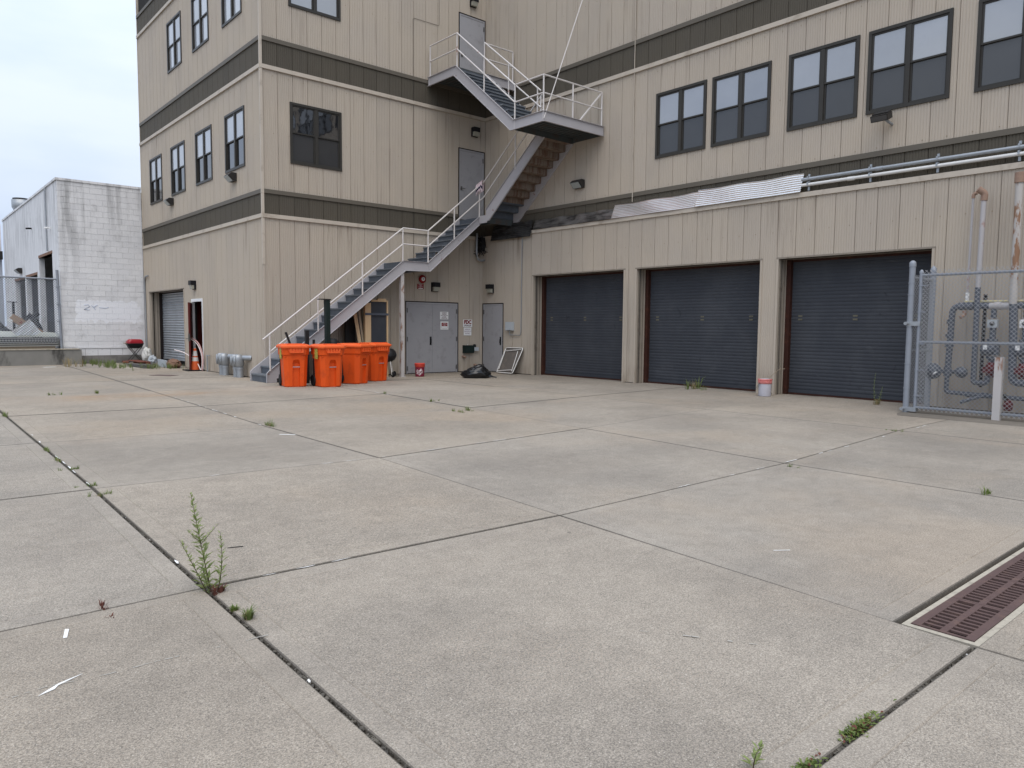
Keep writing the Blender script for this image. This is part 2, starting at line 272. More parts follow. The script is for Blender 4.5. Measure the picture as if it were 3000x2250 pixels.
# ------------------------------------------------------------------ mesh building
ORG = {}
class MB:
    def __init__(s): s.v = []; s.f = []; s.mi = []; s.sm = []
    def add(s, vs, fs, mi=0, smooth=False):
        o = len(s.v); s.v += [tuple(x) for x in vs]
        for f in fs: s.f.append(tuple(i + o for i in f)); s.mi.append(mi); s.sm.append(smooth)
        return s
    def box(s, a, b, mi=0):
        x0, y0, z0 = [min(p, q) for p, q in zip(a, b)]; x1, y1, z1 = [max(p, q) for p, q in zip(a, b)]
        return s.add([(x0, y0, z0), (x1, y0, z0), (x1, y1, z0), (x0, y1, z0), (x0, y0, z1), (x1, y0, z1), (x1, y1, z1), (x0, y1, z1)],
                     [(0, 3, 2, 1), (4, 5, 6, 7), (0, 1, 5, 4), (1, 2, 6, 5), (2, 3, 7, 6), (3, 0, 4, 7)], mi)
    def cbox(s, mat4, sx, sy, sz, mi=0):
        vs = [mat4 @ Vector((x * sx / 2, y * sy / 2, z * sz / 2)) for z in (-1, 1) for (x, y) in ((-1, -1), (1, -1), (1, 1), (-1, 1))]
        return s.add(vs, [(0, 3, 2, 1), (4, 5, 6, 7), (0, 1, 5, 4), (1, 2, 6, 5), (2, 3, 7, 6), (3, 0, 4, 7)], mi)
    def beam(s, a, b, wd, ht, mi=0, up=(0, 0, 1)):
        a, b = Vector(a), Vector(b); d = b - a; L = d.length; y = d / L
        x = y.cross(Vector(up)); x = x.normalized() if x.length > 1e-4 else Vector((1, 0, 0)); z = x.cross(y)
        mt = Matrix((x, y, z)).transposed().to_4x4(); mt.translation = (a + b) / 2
        return s.cbox(mt, wd, L, ht, mi)
    def prism(s, poly, d, mi=0):
        n = len(poly); d = Vector(d); P = [Vector(p) for p in poly]
        return s.add(P + [p + d for p in P], [tuple(range(n - 1, -1, -1)), tuple(range(n, 2 * n))] + [(i, (i + 1) % n, (i + 1) % n + n, i + n) for i in range(n)], mi)
    def tube(s, pts, r, n=8, mi=0, cap=True, smooth=True):
        P = [Vector(p) for p in pts]; rs = r if hasattr(r, '__len__') else [r] * len(P); base = len(s.v); ref = None; vs = []
        for i, p in enumerate(P):
            t = (P[min(i + 1, len(P) - 1)] - P[max(i - 1, 0)])
            t = t.normalized() if t.length > 1e-9 else Vector((0, 0, 1))
            if ref is None: ref = Vector((0, 0, 1)) if abs(t.z) < .9 else Vector((1, 0, 0))
            x = (ref - t * ref.dot(t)); x = x.normalized() if x.length > 1e-6 else t.orthogonal().normalized(); ref = x; y = t.cross(x)
            vs += [p + (x * math.cos(2 * math.pi * k / n) + y * math.sin(2 * math.pi * k / n)) * rs[i] for k in range(n)]
        fs = [(i * n + k, i * n + (k + 1) % n, (i + 1) * n + (k + 1) % n, (i + 1) * n + k) for i in range(len(P) - 1) for k in range(n)]
        s.add(vs, fs, mi, smooth)
        if cap: s.add(vs[:n], [tuple(range(n - 1, -1, -1))], mi); s.add(vs[-n:], [tuple(range(n))], mi)
        return s
    def lathe(s, prof, n=24, mat4=None, mi=0, smooth=True):
        vs = []
        for r, z in prof: vs += [Vector((r * math.cos(2 * math.pi * k / n), r * math.sin(2 * math.pi * k / n), z)) for k in range(n)]
        if mat4 is not None: vs = [mat4 @ v for v in vs]
        fs = [(i * n + k, i * n + (k + 1) % n, (i + 1) * n + (k + 1) % n, (i + 1) * n + k) for i in range(len(prof) - 1) for k in range(n)]
        return s.add(vs, fs, mi, smooth)
    def loft(s, secs, mi=0, cap=True, smooth=False):
        n = len(secs[0]); vs = [p for q in secs for p in q]
        fs = [(i * n + k, i * n + (k + 1) % n, (i + 1) * n + (k + 1) % n, (i + 1) * n + k) for i in range(len(secs) - 1) for k in range(n)]
        s.add(vs, fs, mi, smooth)
        if cap: s.add(secs[0], [tuple(range(n - 1, -1, -1))], mi); s.add(secs[-1], [tuple(range(n))], mi)
        return s
    def data(s, name, mats, org=None):
        me = bpy.data.meshes.new(name); o = Vector(org) if org is not None else Vector()
        me.from_pydata([Vector(v) - o for v in s.v], [], s.f)
        for m_ in (mats if isinstance(mats, (list, tuple)) else [mats]): me.materials.append(M[m_])
        me.polygons.foreach_set('material_index', s.mi); me.polygons.foreach_set('use_smooth', s.sm); me.update(); return me
def mk(name, me, parent=None, loc=(0, 0, 0)):
    o = bpy.data.objects.new(name, me); COL.objects.link(o); o.location = loc
    if parent is not None: o.parent = parent
    return o
def tag(o, label, cat, group=None):
    o['label'] = label; o['category'] = cat
    if group: o['group'] = group
    return o
def thing(name, label, cat, loc=(0, 0, 0), rz=0, group=None):
    o = bpy.data.objects.new(name, None); o.empty_display_size = .1; COL.objects.link(o); o.location = loc; o.rotation_euler = (0, 0, rz)
    ORG[o.name] = Vector(loc); return tag(o, label, cat, group)
def part(mb, name, mats, parent):                 # mesh given in world coordinates
    org = ORG[parent.name]; o = mk(name, mb.data(name, mats, org), parent); ORG[o.name] = org; return o
def lpart(mb, name, mats, parent, loc=(0, 0, 0)): # mesh given in the thing's own coordinates
    o = mk(name, mb.data(name, mats), parent, loc); ORG[o.name] = Vector(); return o
def solo(mb, name, mats, label, cat, org, group=None):
    o = mk(name, mb.data(name, mats, org), None, org); ORG[o.name] = Vector(org); return tag(o, label, cat, group)
def struct(mb, name, mats, kind='structure', org=(0, 0, 0)):
    o = mk(name, mb.data(name, mats, org), None, org); ORG[o.name] = Vector(org); o['kind'] = kind; return o
def copy_tree(o, parent=None):
    c = o.copy(); COL.objects.link(c); c.parent = parent
    for ch in list(o.children): copy_tree(ch, c)
    return c
def text_mesh(body, size, mat4, mat, name, parent, bold=.0, sx=1., align='CENTER', spacing=1.0, bend=None):
    cu = bpy.data.curves.new('t', 'FONT'); cu.body = body; cu.size = size; cu.align_x = align; cu.align_y = 'CENTER'; cu.offset = bold; cu.space_line = spacing; cu.resolution_u = 3
    t = bpy.data.objects.new('t', cu); COL.objects.link(t); bpy.context.view_layer.update()
    me = bpy.data.meshes.new_from_object(t.evaluated_get(bpy.context.evaluated_depsgraph_get())); me.name = name
    bpy.data.objects.remove(t); bpy.data.curves.remove(cu)
    org = ORG[parent.name]
    for v in me.vertices:
        p = Vector((v.co.x * sx, v.co.y, 0))
        if bend: p = bend(p)
        v.co = mat4 @ p - org
    me.materials.clear(); me.materials.append(M[mat]); me.update()
    return mk(name, me, parent)
def frame4(x, y, z, o):
    mt = Matrix((Vector(x), Vector(y), Vector(z))).transposed().to_4x4(); mt.translation = o; return mt
EY = lambda *p: Vector(p)

# ------------------------------------------------------------------ ground and slabs
gb = MB(); gb.add([(-400, -400, -.10), (400, -400, -.10), (400, 400, -.10), (-400, 400, -.10)], [(0, 1, 2, 3)]); struct(gb, 'ground', 'joint_dirt')
def lerp_tab(t, v):
    t = sorted(t)
    if v <= t[0][0]: return t[0][1]
    for (a, p), (b_, q) in zip(t, t[1:]):
        if v <= b_: return p + (q - p) * (v - a) / (b_ - a)
    return t[-1][1]
XC = [[(0, -24.)], [(0, -20.5)], [(0, -17.1)], [(-20, -13.8), (-16.9, -13.77), (-11.65, -13.63), (-4.4, -13.52), (5, -13.4)],
      [(-17.78, -11.28), (-14.9, -11.1), (-11.87, -10.9), (-8.5, -10.86), (-6, -10.74), (-1.3, -10.53), (9.5, -10.12)],
      [(-17, -7.7), (-14.85, -7.66), (-11.7, -7.39), (-8.45, -7.05), (-5.25, -6.85), (0, -6.7)], [(-17, -4.05), (-13.06, -3.86), (-8.7, -3.75), (0, -3.6)], [(0, .75)]]
YR = [[(0, -24.)], [(0, -20.8)], [(-13, -17.74), (-10.6, -17.79)], [(-14.6, -14.75), (-11.1, -14.9), (-7.66, -14.85), (-4.4, -14.56), (-.94, -14.5)],
      [(-14.3, -11.64), (-11, -11.9), (-7.2, -11.6), (-4.26, -11.25), (-.4, -11.2)], [(-14, -8.45), (-10.9, -8.8), (-7, -8.5), (-5.5, -8.37), (-.4, -7.9)],
      [(-13.5, -5.24), (-11, -5.5), (-6.8, -5.25), (-1, -5.1)], [(-12.4, -1.72), (-8.3, -2.0)], [(-12.8, 2.01), (-10.3, 1.72)], [(-12.5, 5.1), (-10.5, 4.8)], [(0, 8.2)], [(0, 13.)]]
def node(i, j):
    x = lerp_tab(XC[i], -5); y = 0
    for _ in range(6): y = lerp_tab(YR[j], x); x = lerp_tab(XC[i], y)
    return Vector((x, y, 0))
pave = bpy.data.objects.new('pavement', None); COL.objects.link(pave); pave['kind'] = 'structure'; ORG[pave.name] = Vector()
def ring(q, d):     # inset quad (list of 4 Vectors ccw) by per-side distances d
    n = 4; L = []
    for k in range(n):
        a, b_ = q[k], q[(k + 1) % n]; t = (b_ - a).normalized(); nn = Vector((-t.y, t.x, 0)); L.append((a + nn * d[k], t))
    o = []
    for k in range(n):
        (p, t), (p2, t2) = L[k - 1], L[k]; den = t.x * t2.y - t.y * t2.x; s_ = ((p2.x - p.x) * t2.y - (p2.y - p.y) * t2.x) / den; o.append(p + t * s_)
    return o
def slab(q, gaps, edge, dw=.008):
    mb = MB(); rnd = random.uniform(-.003, .003)
    r0 = ring(q, gaps); r1 = ring(r0, [.004] * 4); r1b = ring(r1, [dw * random.uniform(.5, 1.5) for _ in range(4)]); r2 = ring(r1b, edge); r3 = ring(r2, [.005] * 4); r4 = ring(r3, [.005] * 4)
    Z = lambda r, z: [Vector((p.x, p.y, z + rnd)) for p in r]
    secs = [Z(r0, -.12), Z(r0, -.004), Z(r1, 0), Z(r1b, 0), Z(r2, 0), Z(r3, -.0045), Z(r4, .0003)]
    n = 4; vs = [p for s_ in secs for p in s_]
    mb.add(vs, [(i * n + k, i * n + (k + 1) % n, (i + 1) * n + (k + 1) % n, (i + 1) * n + k) for i in range(6) for k in range(n)], 1)
    mb.mi = [2 if f < 12 else 1 for f in range(24)]
    mb.add(secs[-1], [(0, 1, 2, 3)], 0)
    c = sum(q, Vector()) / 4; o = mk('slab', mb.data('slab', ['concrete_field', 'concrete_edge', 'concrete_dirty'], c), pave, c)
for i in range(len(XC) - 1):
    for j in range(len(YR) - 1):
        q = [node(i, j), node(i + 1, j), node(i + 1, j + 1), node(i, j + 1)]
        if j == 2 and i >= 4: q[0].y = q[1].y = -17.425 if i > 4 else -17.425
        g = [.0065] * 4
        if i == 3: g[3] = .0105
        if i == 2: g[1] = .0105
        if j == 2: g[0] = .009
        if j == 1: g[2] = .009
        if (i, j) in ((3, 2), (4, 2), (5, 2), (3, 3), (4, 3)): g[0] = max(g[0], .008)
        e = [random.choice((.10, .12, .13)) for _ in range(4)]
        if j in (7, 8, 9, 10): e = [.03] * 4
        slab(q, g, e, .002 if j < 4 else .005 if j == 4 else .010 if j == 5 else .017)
pd = MB(); pd.prism([(-1.95, -13.75, .004), (-1.62, -13.62, .004), (.2, -13.62, .004), (.2, -18.5, .004), (-1.95, -18.5, .004)][::-1], (0, 0, .004)); struct(pd, 'concrete_pad', 'concrete_pad')

# trench drain
tr = thing('trench_drain', 'long rusty cast iron drain grate set in the pavement', 'drain', (-9.6, -17.61, 0))
mb = MB(); X0, X1, Y0, Y1 = -11.25, -1.9, -17.795, -17.425
mb.box((X0, Y0, -.099), (X1, -17.755, -.006)); mb.box((X0, -17.475, -.099), (X1, Y1 - .022, -.006)); mb.box((X0, -17.755, -.099), (-11.215, -17.475, -.006)); part(mb, 'grout_border', 'grout_pale', tr)
mb = MB(); mb.box((-11.215, -17.755, -.099), (X1, -17.475, -.093)); part(mb, 'channel', 'pit_dark', tr)
barm = MB().box((-.010, -.0975, -.012), (.010, -.008, -.002)).data('bar', 'cast_iron'); sec_me = None
for s_ in range(17):
    x = -11.21 + .548 * s_; mb = MB()
    mb.box((0, -.138, -.014), (.545, -.0975, 0)); mb.box((0, .0975, -.014), (.545, .138, 0)); mb.box((0, -.016, -.014), (.545, .016, 0))
    for a in (0, .525): mb.box((a, -.0975, -.014), (a + .02, -.016, -.0005)); mb.box((a, .016, -.014), (a + .02, .0975, -.0005))
    if sec_me is None: sec_me = mb.data('casting', 'cast_iron')
    org = Vector((x, -17.615, -.002)); sc = mk('casting', sec_me, tr, org - ORG[tr.name])
    for k in range(9):
        for yy in (0.0, .1055): mk('bar', barm, sc, (.02 + .0505 * (k + 1), yy, 0))

# ------------------------------------------------------------------ commercial building
L = 7.2735; D = .0907
BLD = thing('commercial_building', 'beige ribbed metal commercial building with dark bands and blue roller doors', 'building', (-L, 0, 0))
TA = lambda u, n, z: Vector((-L - n, u, z)); TB = lambda u, n, z: Vector((u, -n, z)); TCl = lambda u, n, z: Vector((-n, -u, z)); TCu = lambda u, n, z: Vector((D - n, -u, z))
PW = .42
def prof():
    p = [(0, -.022), (.007, -.022), (.010, 0)]
    for k in range(8):
        s_ = k * .0525; p += [(s_ + .031, 0), (s_ + .036, -.006), (s_ + .0465, -.006), (min(s_ + .0525, .4185), 0)]
    p += [(.42, -.022)]; return p
PROF = prof()
def clip(p, a, b_):
    o = []
    for (u, n), (u2, n2) in zip(p, p[1:]):
        if u2 <= a or u >= b_ or u2 == u: continue
        s0, s1 = max(u, a), min(u2, b_); f = lambda s_: n + (n2 - n) * (s_ - u) / (u2 - u)
        if not o: o.append((s0, f(s0)))
        o.append((s1, f(s1)))
    return o
def rects(u0, u1, z0, z1, ops):
    br = sorted({u0, u1} | {u for o in ops for u in o[:2] if u0 < u < u1}); out_ = []
    for a, b_ in zip(br, br[1:]):
        if b_ - a < 1e-4: continue
        zs = [(z0, z1)]
        for o in ops:
            if o[0] < (a + b_) / 2 < o[1]:
                zs = [q for s_, e in zs for q in ((s_, min(e, o[2])), (max(s_, o[3]), e)) if q[1] - q[0] > 1e-4]
        out_ += [(a, b_, s_, e) for s_, e in zs]
    return out_
CACHE = {}; REST = MB()
def groups(rs):                       # sub-rectangles of one sheet that touch form one piece
    gs = []
    for r in rs:
        hit = [g for g in gs if any(abs(q[1] - r[0]) < 1e-4 and min(q[3], r[3]) - max(q[2], r[2]) > 1e-3 for q in g)]
        ng = [r] + [q for g in hit for q in g]; gs = [g for g in gs if g not in hit] + [sorted(ng)]
    return gs
def sheet(mb, T, rs, u, z0, o0):
    zb = sorted({z for r in rs for z in r[2:]}); idx = {}; vs = []; fs = []
    def vid(q, z):
        k = (round(q[0], 4), round(q[1], 4), round(z, 4))
        if k not in idx: idx[k] = len(vs); vs.append(T(q[0], q[1], z - z0) - o0)
        return idx[k]
    for r in rs:
        pr = clip(PROF, r[0] - u, r[1] - u); zz = [z for z in zb if r[2] - 1e-5 <= z <= r[3] + 1e-5]
        for za, zc_ in zip(zz, zz[1:]):
            for a, b_ in zip(pr, pr[1:]): fs.append((vid(a, za), vid(b_, za), vid(b_, zc_), vid(a, zc_)))
    mb.add(vs, fs)
def panels(T, key, u0, u1, z0, z1, ops, seam, name, mat):
    k0 = math.floor((u0 - seam) / PW); u = seam + k0 * PW; org = ORG[BLD.name]
    while u < u1 - 1e-6:
        a, b_ = max(u, u0), min(u + PW, u1)
        for rs in groups(rects(a, b_, z0, z1, ops)) if b_ - a > .004 else []:
            if name == 'wall_panel' and ((key == 'Cu' and z0 > 8 and u > 9.8) or (key[0] == 'C' and u > 15.9)):
                sheet(REST, T, rs, u, z0, T(0, 0, 0) - (T(u, 0, z0))); continue
            kk = (key, name, tuple((round(r[0] - u, 3), round(r[1] - u, 3), round(r[2] - z0, 3), round(r[3] - z0, 3)) for r in rs))
            if kk not in CACHE: mb = MB(); sheet(mb, T, rs, u, z0, T(0, 0, 0)); CACHE[kk] = mb.data(name, mat)
            mk(name, CACHE[kk], BLD, T(u, 0, z0) - org)
        u += PW
ZC, ZT = [4.955, 8.794, 12.63], [4.323, 8.086, 11.925]   # cap top, white trim top of each band
AOPS = {1: [(6.60, 10.55, 0, 2.60), (4.76, 5.82, 0, 2.25)], 2: [(y, y + 1.42, 5.72, 7.28) for y in (1.12, 3.64, 6.12, 8.60)], 3: [(y, y + 1.42, 9.72, 11.285) for y in (1.17, 3.70, 6.20)]}
BW = (-6.495, -5.02)
BOPS = {1: [(-2.95, -.98, 0, 2.2)], 2: [BW + (5.72, 7.28), (-.99, .0, 4.82, 7.02)], 3: [BW + (9.74, 11.30), (-.99, .0, 8.89, 11.10)]}
GAR = [(2.45, 5.98), (6.42, 9.94), (10.38, 13.47)]
COPS1 = [(.02, 1.07, 0, 2.2)] + [(a, b_, 0, 2.97) for a, b_ in GAR]
CWIN = [(6.87, 8.33), (8.51, 9.99), (10.42, 11.90), (12.10, 13.58), (14.01, 15.49)]
COPS2 = [(a, b_, 5.715, 7.285) for a, b_ in CWIN]; COPS3 = [(a, b_, 9.72, 11.285) for a, b_ in CWIN]
LA, LC = 11.17, 20.1
for s_, (z0, z1) in enumerate(((0.02, 4.225), (4.85, 7.985), (8.69, 11.83))):
    if s_ == 0: bands = None
    panels(TA, 'A', .03, LA, z0, z1, AOPS[s_ + 1], .11, 'wall_panel', 'beige_paint')
    panels(TB, 'B', -L + .03, D if s_ else 0, z0, z1, BOPS[s_ + 1], -L + .02, 'wall_panel', 'beige_paint')
    if s_ == 0: panels(TCl, 'Cl', 0, LC, z0, 4.235, COPS1, .25, 'wall_panel', 'beige_paint')
    else: panels(TCu, 'Cu', 0, LC, z0, z1, COPS2 if s_ == 1 else COPS3, .26, 'wall_panel', 'beige_paint')
for k in range(3):
    zt, zc = ZT[k], ZC[k]
    if k < 2 or True:
        panels(TA, 'A', .03, LA, zt - .01, zc - .1, [], .11, 'band_panel', 'olive_paint')
    if k < 2:
        panels(TB, 'B', -L + .03, D, zt - .01, zc - .1, BOPS[2 + k], -L + .02, 'band_panel', 'olive_paint'); panels(TCu, 'Cu', 0, LC, zt - .01, zc - .1, [], .26, 'band_panel', 'olive_paint')
    for T, a, b_, ops in ((TA, -.03, LA, []), (TB, -L - .03, D, BOPS[2] if k == 0 else BOPS[3] if k == 1 else []), (TCu, .03, LC, [])):
        if k == 2 and T is not TA: continue
        mb = MB()
        for r in rects(a, b_, zc - .105, zc, ops): mb.box(T(r[0], -.02, r[2]), T(r[1], .03, r[3]))
        part(mb, 'band_cap', 'olive_trim', BLD)
        if k == 0 and T is TCu: continue
        mb = MB()
        for r in rects(a, b_, zt - .10, zt, ops): mb.box(T(r[0], -.02, r[2]), T(r[1], .045, r[3]))
        part(mb, 'trim_strip', 'cream_trim', BLD)
o = part(REST, 'far_panels', 'beige_paint', BLD); o['kind'] = 'stuff'
mb = MB(); mb.box(TCl(.03, -.07, 4.235), TCl(LC, .035, 4.335)); part(mb, 'parapet_cap', 'cream_trim', BLD)
mb = MB(); mb.box((-L - .034, -.034, 3.02), (-L + .03, .03, 13.2)); part(mb, 'corner_trim', 'cream_trim', BLD)
mb = MB(); mb.box((-L - .018, -.018, 0), (-L + .03, .03, 3.02)); part(mb, 'corner_trim', 'beige_paint', BLD)
mb = MB(); mb.box((-L - .018, LA - .01, 0.0), (-L + .1, LA + .03, 13.4)); part(mb, 'corner_trim', 'cream_trim', BLD)
# core behind the sheets
mb = MB()
for r in rects(.06, LA, 0, 13.4, AOPS[1]): mb.box(TA(r[0], -.16, r[2]), TA(r[1], -.06, r[3]))
mb.box(TB(-L + .06, -.16, 0), TB(.3, -.06, 13.4))
for r in rects(.0, LC, 0, 4.28, COPS1): mb.box(TCl(r[0], -.16, r[2]), TCl(r[1], -.06, r[3]))
mb.box(TCu(0, -.16, 4.28), TCu(LC, -.06, 13.4)); mb.box((-L + .1, .2, 13.3), (9, LA, 13.4)); mb.box((.2, -LC, 13.3), (9, .2, 13.4))
mb.box((-L + .1, LA - .1, 0), (9, LA, 13.4)); mb.box((.15, -LC, 0), (9, -LC + .1, 13.4)); mb.box((8.9, -LC, 0), (9, LA, 13.4))
part(mb, 'wall_core', 'core_dark', BLD)

mb = MB()
def screw(T, u, z):
    c_ = T(u, .001, z); e1 = (T(1, 0, 0) - T(0, 0, 0)) * .011; e2 = Vector((0, 0, .011)); nn = (T(0, 1, 0) - T(0, 0, 0)) * .006
    v = [c_ + e1 * math.cos(a * math.pi / 3) + e2 * math.sin(a * math.pi / 3) for a in range(6)]; mb.add(v + [c_ + nn], [(a, (a + 1) % 6, 6) for a in range(6)])
for T, a, b_, sm_, zz in ((TA, .11, LA, .11, None), (TB, -L + .02, D, -L + .02, None), (TCl, .25, 16.5, .25, 1), (TCu, .26, 16.5, .26, 2)):
    u = sm_ + .305
    while u < b_:
        for z in ((1.35, 2.75) if T is not TCl else (3.55,)) if T is not TCu else (): 
            if not any(o[0] - .03 < u < o[1] + .03 and o[2] < z < o[3] + .05 for o in (AOPS[1] if T is TA else BOPS[1] if T is TB else COPS1)): screw(T, u, z)
        if T is not TCl:
            for z in (5.02, 6.4, 7.85, 8.86, 10.2, 11.6):
                if not any(o[0] - .03 < u < o[1] + .03 and o[2] - .05 < z < o[3] + .05 for o in ((AOPS[2] + AOPS[3]) if T is TA else (BOPS[2] + BOPS[3]) if T is TB else (COPS2 + COPS3))): screw(T, u, z)
        u += PW
o = part(mb, 'fasteners', 'wood_weathered', BLD); o['kind'] = 'stuff'
def window(T, u0, u1, z0, z1, up, lo, flip=False):
    mb = MB(); um = (u0 + u1) / 2; zm = (z0 + z1) / 2 + .02
    cs = .05
    for r in ((u0 - .01, u1 + .01, z1 - cs, z1 + .01), (u0 - .01, u1 + .01, z0 - .015, z0 + cs), ): mb.box(T(r[0], -.05, r[2]), T(r[1], .028, r[3]))
    for a, b_ in ((u0 - .01, u0 + cs), (u1 - cs, u1 + .01)): mb.box(T(a, -.05, z0 + cs), T(b_, .026, z1 - cs))
    mb.box(T(um - .04, -.05, z0 + cs), T(um + .04, .018, z1 - cs))
    P = []
    for a, b_ in ((u0 + cs, um - .04), (um + .04, u1 - cs)):
        for (s0, s1, n, g) in ((zm - .015, z1 - cs, .006, up), (z0 + cs, zm + .015, -.016, lo)):
            f = .032
            mb.box(T(a, n - .03, s1 - f), T(b_, n, s1)); mb.box(T(a, n - .03, s0), T(b_, n, s0 + f)); mb.box(T(a, n - .03, s0 + f), T(a + f, n, s1 - f)); mb.box(T(b_ - f, n - .03, s0 + f), T(b_, n, s1 - f))
            P.append((a + f, b_ - f, s0 + f, s1 - f, n - .02, g))
    wn_ = part(mb, 'window', 'window_frame', BLD)
    for a, b_, s0, s1, n, g in P: part(MB().box(T(a, n - .005, s0), T(b_, n, s1)), 'pane', g, wn_)
for o in AOPS[2]: window(TA, *o, 'pane_bright', 'pane_dark')
for o in AOPS[3]: window(TA, *o, 'pane_bright', 'pane_bright')
window(TB, *BOPS[2][0], 'pane_dark', 'pane_lower'); window(TB, *BOPS[3][0], 'pane_upper', 'pane_upper')
for o in COPS2: window(TCu, *o, 'pane_upper', 'pane_lower')
for o in COPS3: window(TCu, *o, 'pane_upper', 'pane_lower')

def door(T, u0, u1, z0, z1, double=False, hinge=(1,), lever=None, pull=None, label=None):
    mb = MB(); e = .028; n0, n1 = -.055, .012
    mb.box(T(u0, n0, z0), T(u0 + e, n1, z1)); mb.box(T(u1 - e, n0, z0), T(u1, n1, z1)); mb.box(T(u0 + e, n0, z1 - e), T(u1 - e, n1, z1))
    d = part(mb, 'door', 'black_line', BLD)
    if label: d['label'] = label
    mb = MB(); a, b_, zt = u0 + e, u1 - e, z1 - e; f = .045
    mb.box(T(a, n0, z0), T(a + f, .004, zt)); mb.box(T(b_ - f, n0, z0), T(b_, .004, zt)); mb.box(T(a + f, n0, zt - f), T(b_ - f, .004, zt)); part(mb, 'door_frame', 'door_grey_frame', d)
    a += f + .004; b_ -= f + .004; zt -= f + .004
    spans = [(a, (a + b_) / 2 - .003), ((a + b_) / 2 + .003, b_)] if double else [(a, b_)]
    for k, (p, q) in enumerate(spans): part(MB().box(T(p, n0 - .002, z0 + .012), T(q, -.006, zt)), 'leaf', 'door_grey', d)
    part(MB().box(T(u0 + .02, n0 - .004, z0), T(u1 - .02, n0 + .005, z1 - .03)), 'door_gap', 'black_line', d)
    for h in hinge:
        u = (a - .012) if h < 0 else (b_ + .012)
        for z in (.16, 1.05, 1.92):
            z_ = z0 + z * (z1 - z0) / 2.2; part(MB().box(T(u - .014, -.006, z_ - .07), T(u + .014, .016, z_ + .07)), 'hinge', 'hardware', d)
    if lever:
        u, z = lever; m4 = MB(); m4.box(T(u - .03, -.006, z - .06), T(u + .03, .004, z + .06)); m4.tube([T(u, .0, z), T(u, .05, z), T(u + (.11 if T is TB else -.11), .05, z)], .011, 6); part(m4, 'handle', 'hardware', d)
    if pull:
        u, z = pull; m4 = MB(); m4.box(T(u - .03, -.006, z - .13), T(u + .03, .006, z + .13)); m4.box(T(u - .018, .006, z - .07), T(u + .018, .03, z + .05)); part(m4, 'pull_plate', 'black_hardware', d)
    return d
dd = door(TB, -2.95, -.98, 0.01, 2.2, True, (-1, 1), None, (-2.03, 1.0), 'grey steel double door with two stickers')
d3 = door(TB, -.985, .06, 8.88, 11.10, False, (1,), (-.86, 9.85), None, 'topmost grey steel door at the upper landing'); d2 = door(TB, -.985, .06, 4.80, 7.02, False, (1,), (-.86, 5.78), None, 'grey steel door at the middle landing')
door(TCl, .02, 1.07, .01, 2.2, False, (-1,), None, (.93, 1.0), 'narrow grey steel door in the inner corner')

def slat_mesh(T, w_, pitch, mat, deep):
    o0 = T(0, 0, 0); p = [(0, -.004 if deep < .01 else -.006), (pitch * .08, -.004 if deep < .01 else -.006), (pitch * .18, 0), (pitch * .55, deep), (pitch * .94, 0), (pitch, -.004 if deep < .01 else -.006)]; mb = MB()
    n = len(p); mb.add([T(0, q[1], q[0]) - o0 for q in p] + [T(w_, q[1], q[0]) - o0 for q in p], [(i, i + 1, i + 1 + n, i + n) for i in range(n - 1)]); return mb.data('slat', mat)
def roller(T, u0, u1, zt, pitch, mat, rec, deep, label, bottom=.04, frame='rust_brown_steel'):
    mb = MB(); j = rec - .10
    # guide frame
    for a, b_ in ((u0, u0 + .10), (u1 - .10, u1)): mb.box(T(a, -rec - .06, 0), T(b_, -j, zt))
    mb.box(T(u0 + .10, -rec - .12, zt - .05), T(u1 - .10, -rec + .03, zt)); mb.box(T(u0 + .10, -rec - .08, .004), T(u1 - .10, -rec + .06, .035))
    d = part(mb, 'roller_door', frame, BLD); d['label'] = label
    part(MB().box(T(u0 - .001, -j, 0), T(u0 - .05, .014, zt + .03)), 'jamb', 'beige_paint', d); part(MB().box(T(u1, -j, 0), T(u1 + .05, .014, zt + .03)), 'jamb', 'beige_paint', d)
    mb = MB(); mb.box(T(u0 - .05, -rec, zt), T(u1 + .05, .016, zt + .035)); part(mb, 'header', 'beige_reveal', d)
    for (u, s_) in ((u0 + .002, 1), (u1 - .002, -1)):
        mb = MB()
        for k in range(3): a = -.06 - k * .085; mb.box(T(u, a, .01), T(u + s_ * .008, a - .05, zt - .005))
        part(mb, 'jamb_rib', 'beige_reveal', d)
    part(MB().box(T(u0, -rec - .13, 0), T(u1, -rec - .10, zt)), 'backing', 'core_dark', d)
    me = slat_mesh(T, u1 - u0 - .18, pitch, mat, deep); z = bottom + .07; org = ORG[d.name]
    part(MB().box(T(u0 + .09, -rec - .03, bottom), T(u1 - .09, -rec + .025, bottom + .07)), 'bottom_bar', mat, d)
    while z < zt - .02: mk('slat', me, d, T(u0 + .09, -rec, z) - org); z += pitch
    return d
RD = []
for k, (a, b_) in enumerate(GAR):
    RD.append(roller(TCl, a, b_, 2.97, .0765, 'shutter_blue', .45, .0035, ('scuffed dark blue roller door nearest the inner corner', 'dark blue roller door in the middle with grass at its sill', 'dark blue roller door partly behind the fence post')[k]))
roller(TA, 6.60, 10.55, 2.60, .088, 'shutter_silver', .42, .022, 'silver corrugated roller door', .16, 'black_line')
for d, (a, b_) in zip(RD, GAR):     # worn sticker remains
    for f in (.10, .49, .87):
        u = a + (b_ - a) * f
        for dz in (0, .075): part(MB().box(TCl(u - .05, -.443, 1.64 + dz), TCl(u + .05, -.441, 1.68 + dz)), 'sticker', 'sticker_dull', d)
